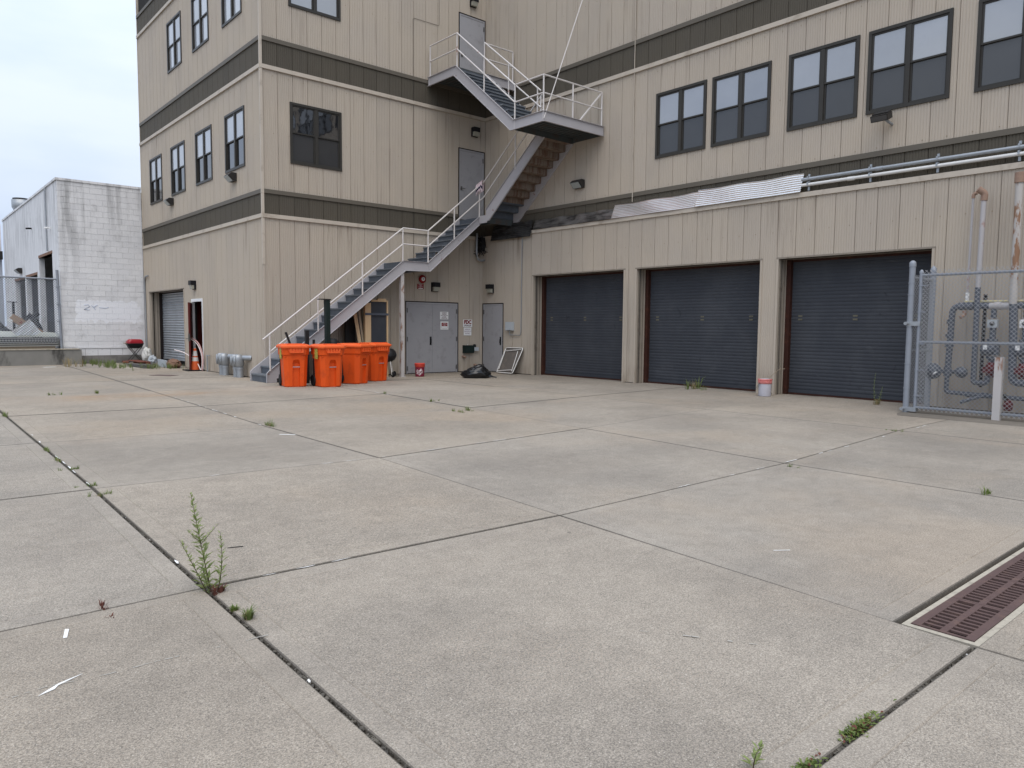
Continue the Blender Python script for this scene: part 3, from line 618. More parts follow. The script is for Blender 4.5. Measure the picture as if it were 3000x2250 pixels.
# open maroon door in wall A, dark room behind
mb = MB(); mb.box(TA(4.76, -.15, 2.16), TA(5.82, .02, 2.25)); mb.box(TA(4.76, -.15, 0), TA(4.82, .02, 2.16)); mb.box(TA(5.78, -.08, 0), TA(5.82, .012, 2.16)); od = part(mb, 'door', 'sign_white', BLD); od['label'] = 'open maroon door in a white frame'
part(MB().box(TA(4.6, -1.4, 0), TA(6.0, -1.35, 2.4)), 'inner_wall', 'maroon', od); mb = MB(); mb.box(TA(4.6, -1.35, 2.3), TA(6.0, -.16, 2.4)); mb.box(TA(4.5, -1.4, 0), TA(4.6, -.16, 2.4)); mb.box(TA(6.0, -1.4, 0), TA(6.1, -.16, 2.4)); part(mb, 'vestibule', 'maroon', od)
mb = MB(); mb.prism([TA(5.80, .0, .02), TA(5.76, .0, .02), TA(4.90, .355, .02), TA(4.92, .40, .02)], (0, 0, 2.1)); part(mb, 'leaf', 'maroon', od)
mb = MB(); mb.box(TA(4.90, .36, .92), TA(4.93, .41, 1.16)); mb.tube([TA(4.97, .38, 1.0), TA(4.99, .45, 1.0), TA(5.09, .42, 1.0)], .012, 6); mb.tube([TA(4.96, .34, 1.0), TA(4.94, .28, 1.0), TA(5.04, .24, 1.0)], .012, 6); part(mb, 'handle', 'hardware', od)
# ------------------------------------------------------------------ external staircase
ST = thing('external_staircase', 'grey steel fire escape staircase climbing the corner of the building', 'staircase', (-5.5, -.55, 0))
def flight(p0, d, wv, n, rise, run, tm, rm, special=None):
    p0, d, wv = Vector(p0), Vector(d), Vector(wv); w_ = wv.length; x = wv.normalized()
    tme = MB(); tme.cbox(frame4(x, d, (0, 0, 1), wv / 2 + d * (run / 2 - .012) + Vector((0, 0, -.017))), w_ - .012, run + .022, .034); tmesh = {}
    rme = MB(); rme.cbox(frame4(x, d, (0, 0, 1), wv / 2 + d * .008 + Vector((0, 0, rise / 2 - .018))), w_ - .012, .012, rise - .036); rmesh = {}
    for i in range(n):
        m1, m2 = (special(i) if special else (tm, rm))
        if i < n - 1:
            if m1 not in tmesh: tmesh[m1] = tme.data('tread', m1)
            mk('tread', tmesh[m1], ST, p0 + d * run * i + Vector((0, 0, rise * (i + 1))) - ORG[ST.name])
        if m2 not in rmesh: rmesh[m2] = rme.data('riser', m2)
        mk('riser', rmesh[m2], ST, p0 + d * run * i + Vector((0, 0, rise * i)) - ORG[ST.name])
def plate(poly, axis, at, th=.012, mat='stair_lilac', name='stringer', out=1, edges=()):
    P = [Vector((p[0], at, p[1])) if axis == 'y' else Vector((at, p[0], p[1])) for p in poly]
    off = Vector((0, th, 0)) if axis == 'y' else Vector((th, 0, 0)); mb = MB(); mb.prism(P, off)
    for a, b_ in edges:
        v = Vector((0, -.045 * out, 0)) if axis == 'y' else Vector((-.045 * out, 0, 0)); pa, pb = P[a] + off * .5, P[b_] + off * .5
        nrm = (pb - pa).normalized().cross(v.normalized()) * .009
        mb.prism([pa - nrm * .5, pb - nrm * .5, pb + nrm * .5, pa + nrm * .5], v)
    return part(mb, name, mat, ST)
YN, YF = -1.06, -.06
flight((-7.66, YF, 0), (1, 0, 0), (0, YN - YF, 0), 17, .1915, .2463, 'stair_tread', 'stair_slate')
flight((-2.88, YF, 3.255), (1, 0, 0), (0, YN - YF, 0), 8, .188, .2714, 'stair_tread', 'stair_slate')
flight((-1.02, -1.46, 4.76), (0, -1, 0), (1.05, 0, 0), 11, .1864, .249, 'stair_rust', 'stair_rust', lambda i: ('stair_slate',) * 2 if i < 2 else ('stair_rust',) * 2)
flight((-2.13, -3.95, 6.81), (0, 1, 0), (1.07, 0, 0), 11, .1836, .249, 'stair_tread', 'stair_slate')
f1 = [(-7.69, 0), (-7.69, .235), (-7.64, .29), (-3.70, 3.275), (-3.63, 3.0), (-7.42, .11), (-7.42, 0)]
f2 = [(-2.87, 3.275), (-.98, 4.785), (-.90, 4.60), (-2.80, 3.02)]
for y, o in ((YN - .006, 1), (YF, -1)):
    plate(f1, 'y', y, out=o, edges=((2, 3), (4, 5), (0, 1), (1, 2))); plate(f2, 'y', y, out=o, edges=((0, 1), (2, 3)))
    plate([(-3.698, 3.275), (-2.872, 3.275), (-2.803, 3.02), (-3.628, 3.0)], 'y', y, name='fascia', out=o, edges=((0, 1), (2, 3)))
part(MB().box((-3.72, YN, 3.22), (-2.87, YF, 3.255)), 'landing_deck', 'stair_slate', ST)
mb = MB(); mb.box((-3.6, YN + .01, 3.03), (-3.52, YF, 3.2)); mb.box((-3.0, YN + .01, 3.03), (-2.92, YF, 3.2)); part(mb, 'deck_beam', 'deck_under', ST)
part(MB().box((-.98, -1.46, 4.725), (.04, -.02, 4.76)), 'landing_deck', 'stair_slate', ST)
plate([(-1.07, 4.785), (-1.46, 4.785), (-1.46, 4.56), (-1.07, 4.56)], 'x', -1.0, name='fascia'); plate([(-.98, 4.72), (.03, 4.72), (.03, 4.55), (-.98, 4.55)], 'y', -1.44, mat='deck_under', name='fascia')
f3 = lambda y: [(y, 4.92), (y, 4.62), (-3.95, 6.55), (-3.95, 6.83)]
for x, o in ((-1.035, 1), (.035, -1)): plate([(-1.46, 4.93), (-1.46, 4.60), (-1.62, 4.60), (-3.97, 6.58), (-3.95, 6.80), (-3.8, 6.82)], 'x', x, out=o, edges=((0, 5), (2, 3)))
for x, o in ((-2.146, 1), (-1.06, -1)): plate([(-3.985, 6.83), (-3.86, 6.585), (-1.34, 8.615), (-1.455, 8.85)], 'x', x, out=o, edges=((0, 3), (1, 2)))
# upper (mid) landing and top landing
part(MB().box((-2.13, -5.09, 6.78), (.05, -3.95, 6.815)), 'landing_deck', 'deck_under', ST)
part(MB().box((-2.13, -1.46, 8.795), (.05, -.02, 8.83)), 'landing_deck', 'deck_under', ST)
for k in range(9): part(MB().box((-2.12, -5.05 + .125 * k, 6.735), (.04, -4.99 + .125 * k, 6.78)), 'deck_rib', 'deck_under', ST)
for k in range(11): part(MB().box((-2.12, -1.42 + .125 * k, 8.75), (.04, -1.36 + .125 * k, 8.795)), 'deck_rib', 'deck_under', ST)
plate([(-3.987, 6.83), (-5.10, 6.83), (-5.10, 6.58), (-3.862, 6.58)], 'x', -2.148, name='fascia', edges=((0, 1), (2, 3)))
plate([(-2.148, 6.83), (.06, 6.83), (.06, 6.58), (-2.148, 6.58)], 'y', -5.112, name='fascia', edges=((0, 1), (2, 3)))
plate([(-2.13, 6.78), (.05, 6.78), (.05, 6.58), (-2.13, 6.58)], 'y', -3.97, mat='deck_under', name='fascia')
plate([(-5.09, 6.78), (-3.97, 6.78), (-3.97, 6.60), (-5.09, 6.60)], 'x', .045, mat='deck_under', name='fascia')
plate([(-1.457, 8.85), (-.04, 8.85), (-.04, 8.60), (-1.335, 8.60)], 'x', -2.148, name='fascia', edges=((0, 1), (2, 3)))
plate([(-1.05, 8.85), (.05, 8.85), (.05, 8.60), (-1.05, 8.60)], 'y', -1.47, name='fascia', edges=((0, 1), (2, 3)))
plate([(-2.13, 8.79), (-1.07, 8.79), (-1.07, 8.60), (-2.13, 8.60)], 'y', -1.44, mat='deck_under', name='fascia')
mb = MB(); mb.box((-3.765, -1.065, 0), (-3.665, -.965, 3.0)); mb.box((-3.80, -1.1, 0), (-3.63, -.93, .012)); part(mb, 'support_post', 'post_pale', ST)
def rail(pts, r=.021): return part(MB().tube(pts, r, 8), 'handrail', 'rail_white', ST)
def post(x, y, z0, z1, r=.021): return part(MB().tube([(x, y, z0), (x, y, z1)], r, 8), 'railing_post', 'rail_white', ST)
yr = YN - .03; sl = (3.275 - .27) / 3.96; ztop = lambda x: .27 + sl * (x + 7.66)
for h in (.90, .46):
    rail([(-7.78 if h > .5 else -7.6, yr, ztop(-7.78 if h > .5 else -7.6) + h), (-3.72, yr, 3.275 + h - .01)]); rail([(-3.72, yr, 3.275 + h), (-2.87, yr, 3.275 + h)])
    rail([(-2.87, yr, 3.275 + h), (-1.0, yr, 4.79 + h), (-.98, yr - .03, 4.80 + h), (-1.03, -1.30, 4.83 + h), (-1.05, -1.52, 4.97 + h), (-1.05, -3.9, 6.86 + h)])
for x in (-7.60, -6.30, -5.0): post(x, yr, ztop(x) - .02, ztop(x) + .90)
post(-3.72, yr, 3.26, 4.175); post(-2.87, yr, 3.26, 4.175); post(-1.94, yr, 3.26 + .755, 4.92); post(-1.0, yr, 4.75, 5.69); post(-1.05, -2.78, 5.92, 6.87); post(-1.05, -3.82, 6.81, 7.7)
xr = -2.13
for h in (.90, .46):
    rail([(xr, -3.99, 6.82 + h), (xr, -5.08, 6.82 + h)]); rail([(xr, -5.08, 6.82 + h), (.01, -5.08, 6.82 + h)]); rail([(xr, -3.99, 6.82 + h), (xr, -1.46, 8.85 + h)]); rail([(xr, -1.46, 8.85 + h), (xr, -.12, 8.85 + h)])
    rail([(-1.08, -1.40, 8.87 + h), (-1.08, -3.85, 6.93 + h)]); rail([(-1.08, -1.40, 8.85 + h), (0.0, -1.42, 8.85 + h)])
for p in ((xr, -3.99, 6.6, 7.72), (xr, -5.08, 6.6, 7.72), (-1.09, -5.08, 6.8, 7.72), (.01, -5.08, 6.8, 7.72), (xr, -2.70, 7.83, 8.76), (xr, -1.46, 8.8, 9.75), (xr, -.12, 8.6, 9.75), (-1.08, -2.5, 7.95, 8.9), (-1.08, -3.72, 6.9, 7.95), (-1.08, -1.40, 8.8, 9.76), (0.0, -1.42, 8.6, 9.75)): post(*p)
part(MB().beam((-.84, -5.085, 6.83), (-.02, -5.085, 7.70), .04, .03), 'brace', 'rail_white', ST)
part(MB().tube([(-2.15, -5.12, 6.64), (D - .02, -5.21, 12.26)], .014, 6), 'hanger_rod', 'rail_white', ST)

# towel on the rail
mb = MB(); n = 9; secs = []
for side, y, dz in ((-1, .03, .34), (1, -.035, .27)):
    for k in range(n):
        pass
P = []; W_ = .30
for r in range(9):
    row = []
    for k in range(13):
        u = k / 12; t = r / 8; a = -1.30 + .0; s_ = (t - .5) * 2
        yy = -1.0 - .31 * u; fold = .018 * math.sin(u * 19 + r * .4)
        zz = 5.735 + .10 * (u - .1) - abs(s_) ** 1.0 * (.30 + .07 * math.sin(u * 23) * (s_ < 0)) + .015 * (1 - abs(s_))
        row.append(Vector((-1.035 + (.03 + fold) * (1 if s_ > 0 else -1) * min(1, abs(s_) * 4), yy + .0, zz)))
    P.append(row)
vs = [p for r in P for p in r]; fs = [(r * 13 + k, r * 13 + k + 1, (r + 1) * 13 + k + 1, (r + 1) * 13 + k) for r in range(8) for k in range(12)]
mb.add(vs, fs, 0, True); mb.mi = [1 if (i // 12) == 1 else 0 for i in range(len(fs))]
solo(mb, 'towel', ['cloth_pink', 'cloth_navy'], 'pale pink cloth with dark stripe draped over the stair handrail', 'towel', (-1.03, -1.15, 5.5))

# ------------------------------------------------------------------ wall lamps
def door_lamp(T, u, z, label, lens_side=1):
    o = T(u, 0, z - .14); t = thing('wall_lamp', label, 'lamp', o, 0, 'small black door lamps')
    b_ = MB(); b_.box(T(u - .115, .0, z - .14), T(u + .115, .05, z + .14)); b_.box(T(u - .115, .05, z + .0), T(u + .115, .17, z + .14)); b_.box(T(u - .115, .05, z - .14), T(u - .085 * 1, .06, z)); part(b_, 'housing', 'lamp_black', t)
    l_ = MB(); l_.prism([T(u - .10, .05, z - .125), T(u - .10, .12, z - .125), T(u - .10, .155, z - .0), T(u - .10, .05, z - .0)], T(.2, 0, 0) - T(0, 0, 0)); part(l_, 'lens', 'lamp_lens', t)
def flood(T, u, z, label, w_=.36, tilt=0.):
    t = thing('flood_light', label, 'lamp', T(u, 0, z - .12), 0, 'wide bronze wall floodlights'); h = w_ / 2; du = T(w_, 0, 0) - T(0, 0, 0)
    b_ = MB(); b_.prism([T(u - h, .012, z - .10), T(u - h, .012, z + .12), T(u - h, .15, z + .12), T(u - h, .24, z + .04), T(u - h, .10, z - .10)], du); part(b_, 'housing', 'lamp_bronze', t)
    l_ = MB(); l_.prism([T(u - h + .03, .115, z - .095), T(u - h + .03, .245, z + .03), T(u - h + .03, .25, z + .022), T(u - h + .03, .125, z - .105)], T(w_ - .06, 0, 0) - T(0, 0, 0)); part(l_, 'lens', 'lamp_lens_grey', t)
door_lamp(TB, -.45, 11.51, 'small black lamp above the topmost stair door'); door_lamp(TB, -.37, 7.57, 'small black lamp above the middle stair door')
door_lamp(TB, -1.90, 2.65, 'small black lamp above the grey double door'); door_lamp(TCl, .48, 2.655, 'small black lamp above the narrow corner door'); door_lamp(TA, 5.46, 2.68, 'small black lamp above the open maroon door')
flood(TA, 1.91, 5.49, 'bronze floodlight under the second floor window nearest the building corner'); flood(TA, 7.55, 5.51, 'bronze floodlight low on the left wall near the dark band')
flood(TCu, 4.25, 5.42, 'bronze floodlight on the right wall beside the stairs')
t = thing('flood_light', 'tilted bronze floodlight under the right row of windows', 'lamp', (D, -12.45, 5.4), 0, 'wide bronze wall floodlights')
mt = Matrix.Translation((D - .26, -12.50, 5.53)) @ Matrix.Rotation(math.radians(-24), 4, 'Y'); mb = MB(); mb.cbox(mt, .22, .32, .12); mb.cbox(mt @ Matrix.Translation((.03, 0, .07)), .15, .30, .03); part(mb, 'housing', 'lamp_bronze', t)
mb = MB(); mb.cbox(mt @ Matrix.Translation((-.112, 0, -.0)), .006, .29, .09); part(mb, 'lens', 'pane_lower', t)
mb = MB(); mb.tube([(D, -12.60, 5.42), (D - .10, -12.60, 5.43), (D - .2, -12.55, 5.49)], .026, 8); part(mb, 'bracket', 'galv', t)

# ------------------------------------------------------------------ signs, bell, boxes on wall B
def plaque(name, u0, u1, z0, z1, label, mat='sign_white', T=TB, n=.014):
    o = solo(MB().box(T(u0, n, z0), T(u1, n + .004, z1)), name, mat, label, 'sign', T((u0 + u1) / 2, n, z0)); return o
FW = lambda x, z, n=.0195: frame4((1, 0, 0), (0, 0, 1), (0, -1, 0), (x, -n, z))
s_ = plaque('sign', -.79, -.43, 1.43, 1.67, 'white sign reading FDC SPRINKLER in dark red letters')
text_mesh('FDC', .155, FW(-.61, 1.585), 'letter_red', 'lettering', s_, .010, .98); text_mesh('SPRINKLER', .072, FW(-.61, 1.478), 'letter_dark', 'lettering', s_, .0015, .80)
s_ = plaque('sign', -.765, -.46, 1.165, 1.415, 'white three line sign hanging below the FDC sign'); text_mesh('SPRINKLERS\nTHROUGHOUT\nBUILDING', .052, FW(-.612, 1.29), 'letter_grey', 'lettering', s_, .001, .80, spacing=1.25)
s_ = plaque('sign', -1.68, -1.365, 1.665, 1.90, 'upper white five line sign stuck on the grey double door', n=.002)
text_mesh('AUTOMATIC\nSPRINKLER\nSHUT OFF VALVE\nLOCATED\nOPPOSITE SIDE', .044, FW(-1.522, 1.782, .0075), 'letter_dark', 'lettering', s_, .001, .78, spacing=.95)
s_ = plaque('sign', -1.665, -1.36, 1.345, 1.60, 'lower white sign with red panel on the grey double door', n=.002)
part(MB().box(TB(-1.625, .006, 1.455), TB(-1.40, .008, 1.56)), 'red_panel', 'sign_red', s_); text_mesh('SPRINKLER\nCONTROL VALVE\nINSIDE', .030, FW(-1.512, 1.508, .0095), 'letter_white', 'lettering', s_, .0005, .85, spacing=1.0)
mb = MB(); mb.box(TB(-1.625, .006, 1.385), TB(-1.62, .008, 1.455)); mb.box(TB(-1.405, .006, 1.385), TB(-1.40, .008, 1.455)); mb.box(TB(-1.62, .006, 1.385), TB(-1.405, .008, 1.39)); part(mb, 'border', 'letter_dark', s_)
bl = thing('fire_bell', 'round red fire alarm bell on the wall above the double door', 'bell', (-2.37, 0, 2.75)); mt = frame4((1, 0, 0), (0, 0, 1), (0, -1, 0), (-2.37, 0, 2.87))
part(MB().lathe([(0.001, .0), (.10, 0), (.10, .04), (.125, .045), (.127, .06), (.115, .085), (.08, .10), (.07, .1)], 28, mt), 'gong', 'bell_red', bl); part(MB().lathe([(.062, .099), (.062, .106), (.016, .108)], 24, mt), 'face', 'sign_white', bl); part(MB().lathe([(.017, .1), (.017, .112), (.001, .114)], 12, mt), 'hub', 'black_hardware', bl)
s_ = plaque('sign', -2.53, -2.30, 2.57, 2.725, 'small dark red sign directly below the fire bell', 'sign_red'); text_mesh('SPRINKLER FIRE\nALARM\nWHEN BELL RINGS\nCALL', .026, FW(-2.415, 2.665), 'letter_white', 'lettering', s_, .0005, .8)
part(MB().box(TB(-2.49, .018, 2.58), TB(-2.33, .02, 2.605)), 'white_strip', 'sign_white', s_)
g = thing('valve_cabinet', 'dark green metal box low on the wall below the FDC sign', 'cabinet', (-.61, 0, .6)); part(MB().box(TB(-.80, .0, .60), TB(-.42, .12, .85)), 'cabinet_body', 'dark_green', g); part(MB().box(TB(-.785, .12, .615), TB(-.435, .128, .835)), 'cover', 'dark_green', g); part(MB().tube([TB(-.63, .05, .85), TB(-.63, .05, .89)], .008, 6), 'stub', 'sign_white', g)
g = thing('gauge_box', 'small pale grey box with a dark round knob beside the green cabinet', 'box', (-.3, 0, .65)); part(MB().box(TB(-.39, .0, .665), TB(-.215, .10, .785)), 'box_body', 'grey_box', g); part(MB().lathe([(.001, 0), (.05, 0), (.05, .06), (.03, .075), (.001, .075)], 16, frame4((1, 0, 0), (0, 0, 1), (0, -1, 0), (-.345, -.01, .83))), 'knob', 'black_plastic', g)
for x, z, lb in ((-.80, .48, 'short rusty pipe stub poking from the wall below the green cabinet'), (-.33, .2, 'rusty pipe stub low on the wall behind the black bag')):
    solo(MB().tube([(x, 0, z + .02), (x + .02, -.09, z), (x + .035, -.13, z - .02)], .035, 10), 'pipe_stub', 'rust_fitting', lb, 'pipe', (x, 0, z))
g = thing('junction_box', 'light grey electrical box with conduit on the wall beside the corner door', 'electrical box', (0, -1.45, 1.2)); part(MB().box(TCl(1.30, .01, 1.34), TCl(1.60, .12, 1.60)), 'box_body', 'grey_box', g); part(MB().box(TCl(1.31, .12, 1.35), TCl(1.59, .128, 1.59)), 'cover', 'grey_box', g)
part(MB().tube([TCl(1.43, .05, 1.34), TCl(1.43, .05, 1.22), TCl(1.47, .05, 1.20), TCl(1.87, .04, 1.19), TCl(1.93, .035, 1.23), TCl(1.94, .03, 1.35), TCl(1.96, .03, 4.1), TCl(1.98, .04, 4.22), TCl(2.1, .05, 4.27), TCl(2.38, .05, 4.29)], .013, 6), 'conduit', 'galv', g)
solo(MB().tube([(D - .03, -6.16, 4.72), (D - .03, -6.15, 8.0), (D - .03, -6.15, 13.0)], .011, 6), 'wall_conduit', 'cream_trim', 'thin white vertical conduit running up the right wall', 'conduit', (D, -6.15, 4.72))
solo(MB().tube([(-2.66, -.012, 3.0), (-2.66, -.012, 10.44), (-2.63, -.012, 10.46), (-1.75, -.012, 10.48), (-1.73, -.012, 10.50), (-1.73, -.012, 13)], .005, 5), 'wall_cable', 'window_frame', 'thin cable stapled up the wall left of the stair doors', 'cable', (-2.66, 0, 3.0))
solo(MB().tube([(-L - .02, 11.0, .1), (-L - .03, 11.03, 2.9), (-L - .04, 10.98, 3.12), (-L - .05, 10.85, 3.2), (-L - .06, 10.5, 3.21)], .03, 8), 'wall_pipe', 'galv', 'grey pipe bent at the top on the far left edge of the building', 'pipe', (-L, 11.0, 0))
# dark loop of hose and burnt tangle in the inner corner
solo(MB().tube([(-.33, -.12, 4.42), (-.345, -.12, 3.95), (-.34, -.12, 3.72), (-.28, -.12, 3.6), (-.15, -.12, 3.55), (-.03, -.12, 3.58)], .035, 8), 'hose_loop', 'galv', 'grey flexible pipe looping out of the inner corner below the landing', 'pipe', (-.2, -.12, 3.6))
mb = MB(); rr = random.Random(3)
for k in range(26):
    a = Vector((rr.uniform(-.26, -.03), rr.uniform(-.25, -.05), rr.uniform(3.75, 4.35))); pts = [a]
    for j in range(4): pts.append(pts[-1] + Vector((rr.uniform(-.09, .09), rr.uniform(-.06, .06), rr.uniform(-.12, .08))))
    mb.tube(pts, .014, 5)
mb.box((-.22, -.2, 3.85), (-.06, -.03, 4.3)); solo(mb, 'cable_tangle', 'black_plastic', 'black tangle of cables in the inner corner under the landing', 'cables', (-.15, -.1, 3.8))

# ------------------------------------------------------------------ flashing sheets and conduits on the low roof edge
SH = [(8.20, 10.86, 4.74, 'alu_bright', 'brightest silver corrugated flashing sheet at the right end of the row', .02), (5.55, 8.26, 4.70, 'alu_bright', 'silver corrugated flashing sheet second from the right', .0), (4.17, 5.62, 4.62, 'alu_mid', 'dull grey corrugated flashing sheet in the middle of the row', .01), (2.44, 4.16, 4.62, 'alu_mid', 'dull grey corrugated flashing sheet fourth from the right', .0), (.55, 2.40, 4.63, 'alu_dark', 'black corrugated flashing sheet nearest the inner corner', .015)]  # sheet colours go from bright to dark towards the inner corner
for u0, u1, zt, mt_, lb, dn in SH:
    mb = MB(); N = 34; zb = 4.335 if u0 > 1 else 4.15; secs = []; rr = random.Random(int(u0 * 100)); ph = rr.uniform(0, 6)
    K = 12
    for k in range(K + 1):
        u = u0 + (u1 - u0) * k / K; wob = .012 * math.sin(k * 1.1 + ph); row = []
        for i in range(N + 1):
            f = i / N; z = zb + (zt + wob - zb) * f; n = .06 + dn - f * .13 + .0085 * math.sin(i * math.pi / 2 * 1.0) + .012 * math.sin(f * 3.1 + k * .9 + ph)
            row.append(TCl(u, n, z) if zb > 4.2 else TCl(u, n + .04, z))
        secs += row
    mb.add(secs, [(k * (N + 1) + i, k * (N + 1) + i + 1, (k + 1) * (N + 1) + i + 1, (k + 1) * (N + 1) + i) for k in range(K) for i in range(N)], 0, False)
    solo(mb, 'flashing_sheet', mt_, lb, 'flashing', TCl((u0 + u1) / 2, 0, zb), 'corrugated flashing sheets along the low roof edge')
for z, mt_, lb, r in ((4.59, 'galv', 'upper galvanised pipe running along the dark band', .036), (4.475, 'white_conduit', 'lower white pipe running along the dark band', .034)):
    t = thing('wall_pipe', lb, 'pipe', (-.02, -10.85, z), 0, 'pipes along the dark band'); part(MB().tube([(-.03, -10.86, z + .005), (-.03, -LC, z - .01)], r, 10), 'pipe_run', mt_, t)
    for y in ((-12.45, -15.4) if z > 4.5 else (-11.9,)): part(MB().tube([(-.03, y + .07, z), (-.03, y - .07, z)], r + .008, 10), 'coupling', mt_, t)
    for y in (-11.0, -12.27, -13.49, -14.78, -16.2):
        part(MB().box((-.03 - r - .006, y - .015, z - .012), (D - .02, y + .015, z + r + .02)), 'clamp', 'galv', t)
        if z < 4.5: part(MB().box((.0, y - .02, 4.36), (.03, y + .02, 4.70)), 'strut', 'galv', t)

# ------------------------------------------------------------------ gas pipes beside the right roller door
X = -.30
GM = thing('gas_manifold', 'cluster of grey gas pipes, regulators and red valves behind the right fence', 'gas meter', (X, -14.4, 0))
def pipe(pts, r, mat='pipe_slate', name='pipe', n=10): return part(MB().tube(pts, r, n), name, mat, GM)
def bendpts(pts, r=.07, k=4):
    o = [Vector(pts[0])]
    for a, b_, c_ in zip(pts, pts[1:], pts[2:]):
        a, b_, c_ = Vector(a), Vector(b_), Vector(c_); p, q = b_ + (a - b_).normalized() * r, b_ + (c_ - b_).normalized() * r
        o += [(p * (1 - t) ** 2 + b_ * 2 * t * (1 - t) + q * t * t) for t in [i / k for i in range(k + 1)]]
    return o + [Vector(pts[-1])]
def fit(y, z, r, h=.08, mat='pipe_slate', vert=True, x=X): return part(MB().tube([(x, y, z - h / 2), (x, y, z + h / 2)] if vert else [(x, y - h / 2, z), (x, y + h / 2, z)], r, 12), 'fitting', mat, GM)
pipe(bendpts([(X, -17.2, 1.87), (X, -13.97, 1.88), (X, -13.94, .75)], .12), .055)
part(MB().tube([(X, -14.86, 1.872), (X, -14.55, 1.873)], .060, 12), 'white_section', 'pipe_lilac', GM)
for y in (-14.12, -14.25, -14.68): fit(y, 1.877, .07, .10, 'pipe_lilac' if y < -14.5 else 'pipe_slate', False)
fit(-13.95, 1.60, .068); fit(-13.945, 1.35, .07, .06); fit(-13.945, 1.17, .075, .05)
pipe(bendpts([(X, -13.94, .78), (X, -13.93, .33), (X, -14.75, .30), (X, -16.4, .28)], .06), .04)
for y in (-14.3, -14.55): fit(y, .31, .05, .09, 'pipe_slate', False)
pipe([(X - .03, -14.52, .30), (X - .10, -14.35, .23), (X - .16, -14.22, .17)], .03); pipe([(X, -13.94, .78), (X, -13.94, .62)], .065); pipe([(X, -13.75, .70), (X, -14.16, .70)], .035)
def regulator(y, z, r, lb):
    mt = frame4((0, -1, 0), (0, 0, 1), (-1, 0, 0), (X - .02, y, z)); p = part(MB().lathe([(.001, -.09), (r * .6, -.08), (r, -.02), (r * 1.02, 0), (r, .02), (r * .85, .055), (r * .45, .09), (r * .3, .12), (.001, .125)], 24, mt), 'regulator', 'pipe_slate', GM)
    for k in range(8):
        a = k * math.pi / 4; part(MB().lathe([(.001, .0), (.012, 0), (.012, .035), (.001, .036)], 6, mt @ Matrix.Translation((r * .93 * math.cos(a), r * .93 * math.sin(a), 0))), 'bolt', 'hardware', p)
    if r > .12: part(MB().cbox(mt @ Matrix.Translation((.06, -.03, .085)) @ Matrix.Rotation(.5, 4, 'Z'), .075, .03, .03), 'tag', 'sign_white', p)
regulator(-13.70, .70, .145, ''); regulator(-14.17, .70, .10, '')
pipe(bendpts([(X - .06, -14.37, 2.2), (X - .06, -14.38, .53), (X - .06, -14.59, .53), (X - .06, -14.59, .66)], .05), .045)
pipe([(X - .04, -14.38, 3.74), (X - .05, -14.37, 2.2)], .042, 'pipe_lilac'); pipe(bendpts([(X - .04, -14.38, 3.7), (X - .04, -14.39, 3.82), (X - .1, -14.30, 3.9)], .04), .055, 'rust_fitting', 'vent_elbow')
pipe([(X + .1, -14.16, 2.05), (X + .1, -14.17, 3.8)], .02, 'pipe_lilac'); pipe(bendpts([(X + .1, -14.17, 3.78), (X + .1, -14.17, 3.85), (X + .1, -14.23, 3.87)], .03), .03, 'rust_fitting', 'vent_elbow'); pipe([(X + .05, -14.13, 1.96), (X + .05, -17.2, 1.94)], .02, 'pipe_yellow')
pipe([(X + .1, -14.16, 1.97), (X + .1, -14.16, 2.12)], .03, 'sign_white', 'fitting')
pipe(bendpts([(X - .06, -14.92, 1.9), (X - .06, -14.97, .57), (X - .06, -15.5, .54)], .08), .062); pipe([(X - .06, -14.91, 1.9), (X - .05, -14.9, 3.98)], .058, 'pipe_rusty', 'vent_pipe'); pipe([(X - .05, -14.9, 3.93), (X - .05, -14.9, 4.10)], .078, 'rust_fitting', 'vent_cap')
# branch with valve, meter and red regulators
for y0 in (-14.62, -15.1):
    pipe([(X, y0, 1.87), (X, y0, 1.66)], .045); v = part(MB().box((X - .07, y0 - .075, 1.50), (X + .03, y0 + .075, 1.64)), 'valve', 'grey_box' if y0 > -15 else 'sign_white', GM)
    part(MB().lathe([(.001, 0), (.04, 0), (.03, .04), (.001, .05)], 12, frame4((0, -1, 0), (0, 0, 1), (-1, 0, 0), (X - .07, y0, 1.57))), 'valve_knob', 'hardware', v)
    pipe([(X, y0, 1.5), (X, y0, 1.28)], .05); fit(y0, 1.28, .085, .045); fit(y0, .98, .085, .045)
    mt = frame4((0, -1, 0), (0, 0, 1), (-1, 0, 0), (X - .03, y0 + .05, 1.13)); mb = MB(); mb.lathe([(.001, -.1), (.115, -.09), (.125, 0), (.11, .07), (.06, .11), (.001, .115)], 20, mt); mb.box((X - .06, y0 - .11, 1.02), (X + .05, y0 + .06, 1.25)); me_ = part(mb, 'meter', 'pipe_slate', GM); part(MB().box((X - .165, y0 + .03, 1.12), (X - .150, y0 + .09, 1.2)), 'tag', 'sign_white', me_)
    pipe([(X, y0, .98), (X, y0, .88)], .05); mb = MB(); mb.lathe([(.001, -.14), (.055, -.13), (.06, -.06), (.105, -.02), (.11, .03), (.07, .07), (.055, .13), (.001, .135)], 18, Matrix.Translation((X - .02, y0, .765))); mb.cbox(Matrix.Translation((X - .09, y0 + .02, .77)), .1, .14, .1); part(mb, 'red_valve', 'valve_red', GM)
part(MB().box((X + .04, -14.485, .45), (X + .08, -14.435, 2.08)), 'strut', 'black_hardware', GM)
mb = MB(); mb.lathe([(.001, -.1), (.06, -.09), (.08, 0), (.06, .06), (.03, .1), (.001, .11)], 16, Matrix.Translation((X - .03, -14.92, .17))); part(mb, 'red_valve', 'valve_red', GM); pipe([(X - .05, -14.90, .24), (X - .05, -14.86, .36)], .03, 'black_plastic')
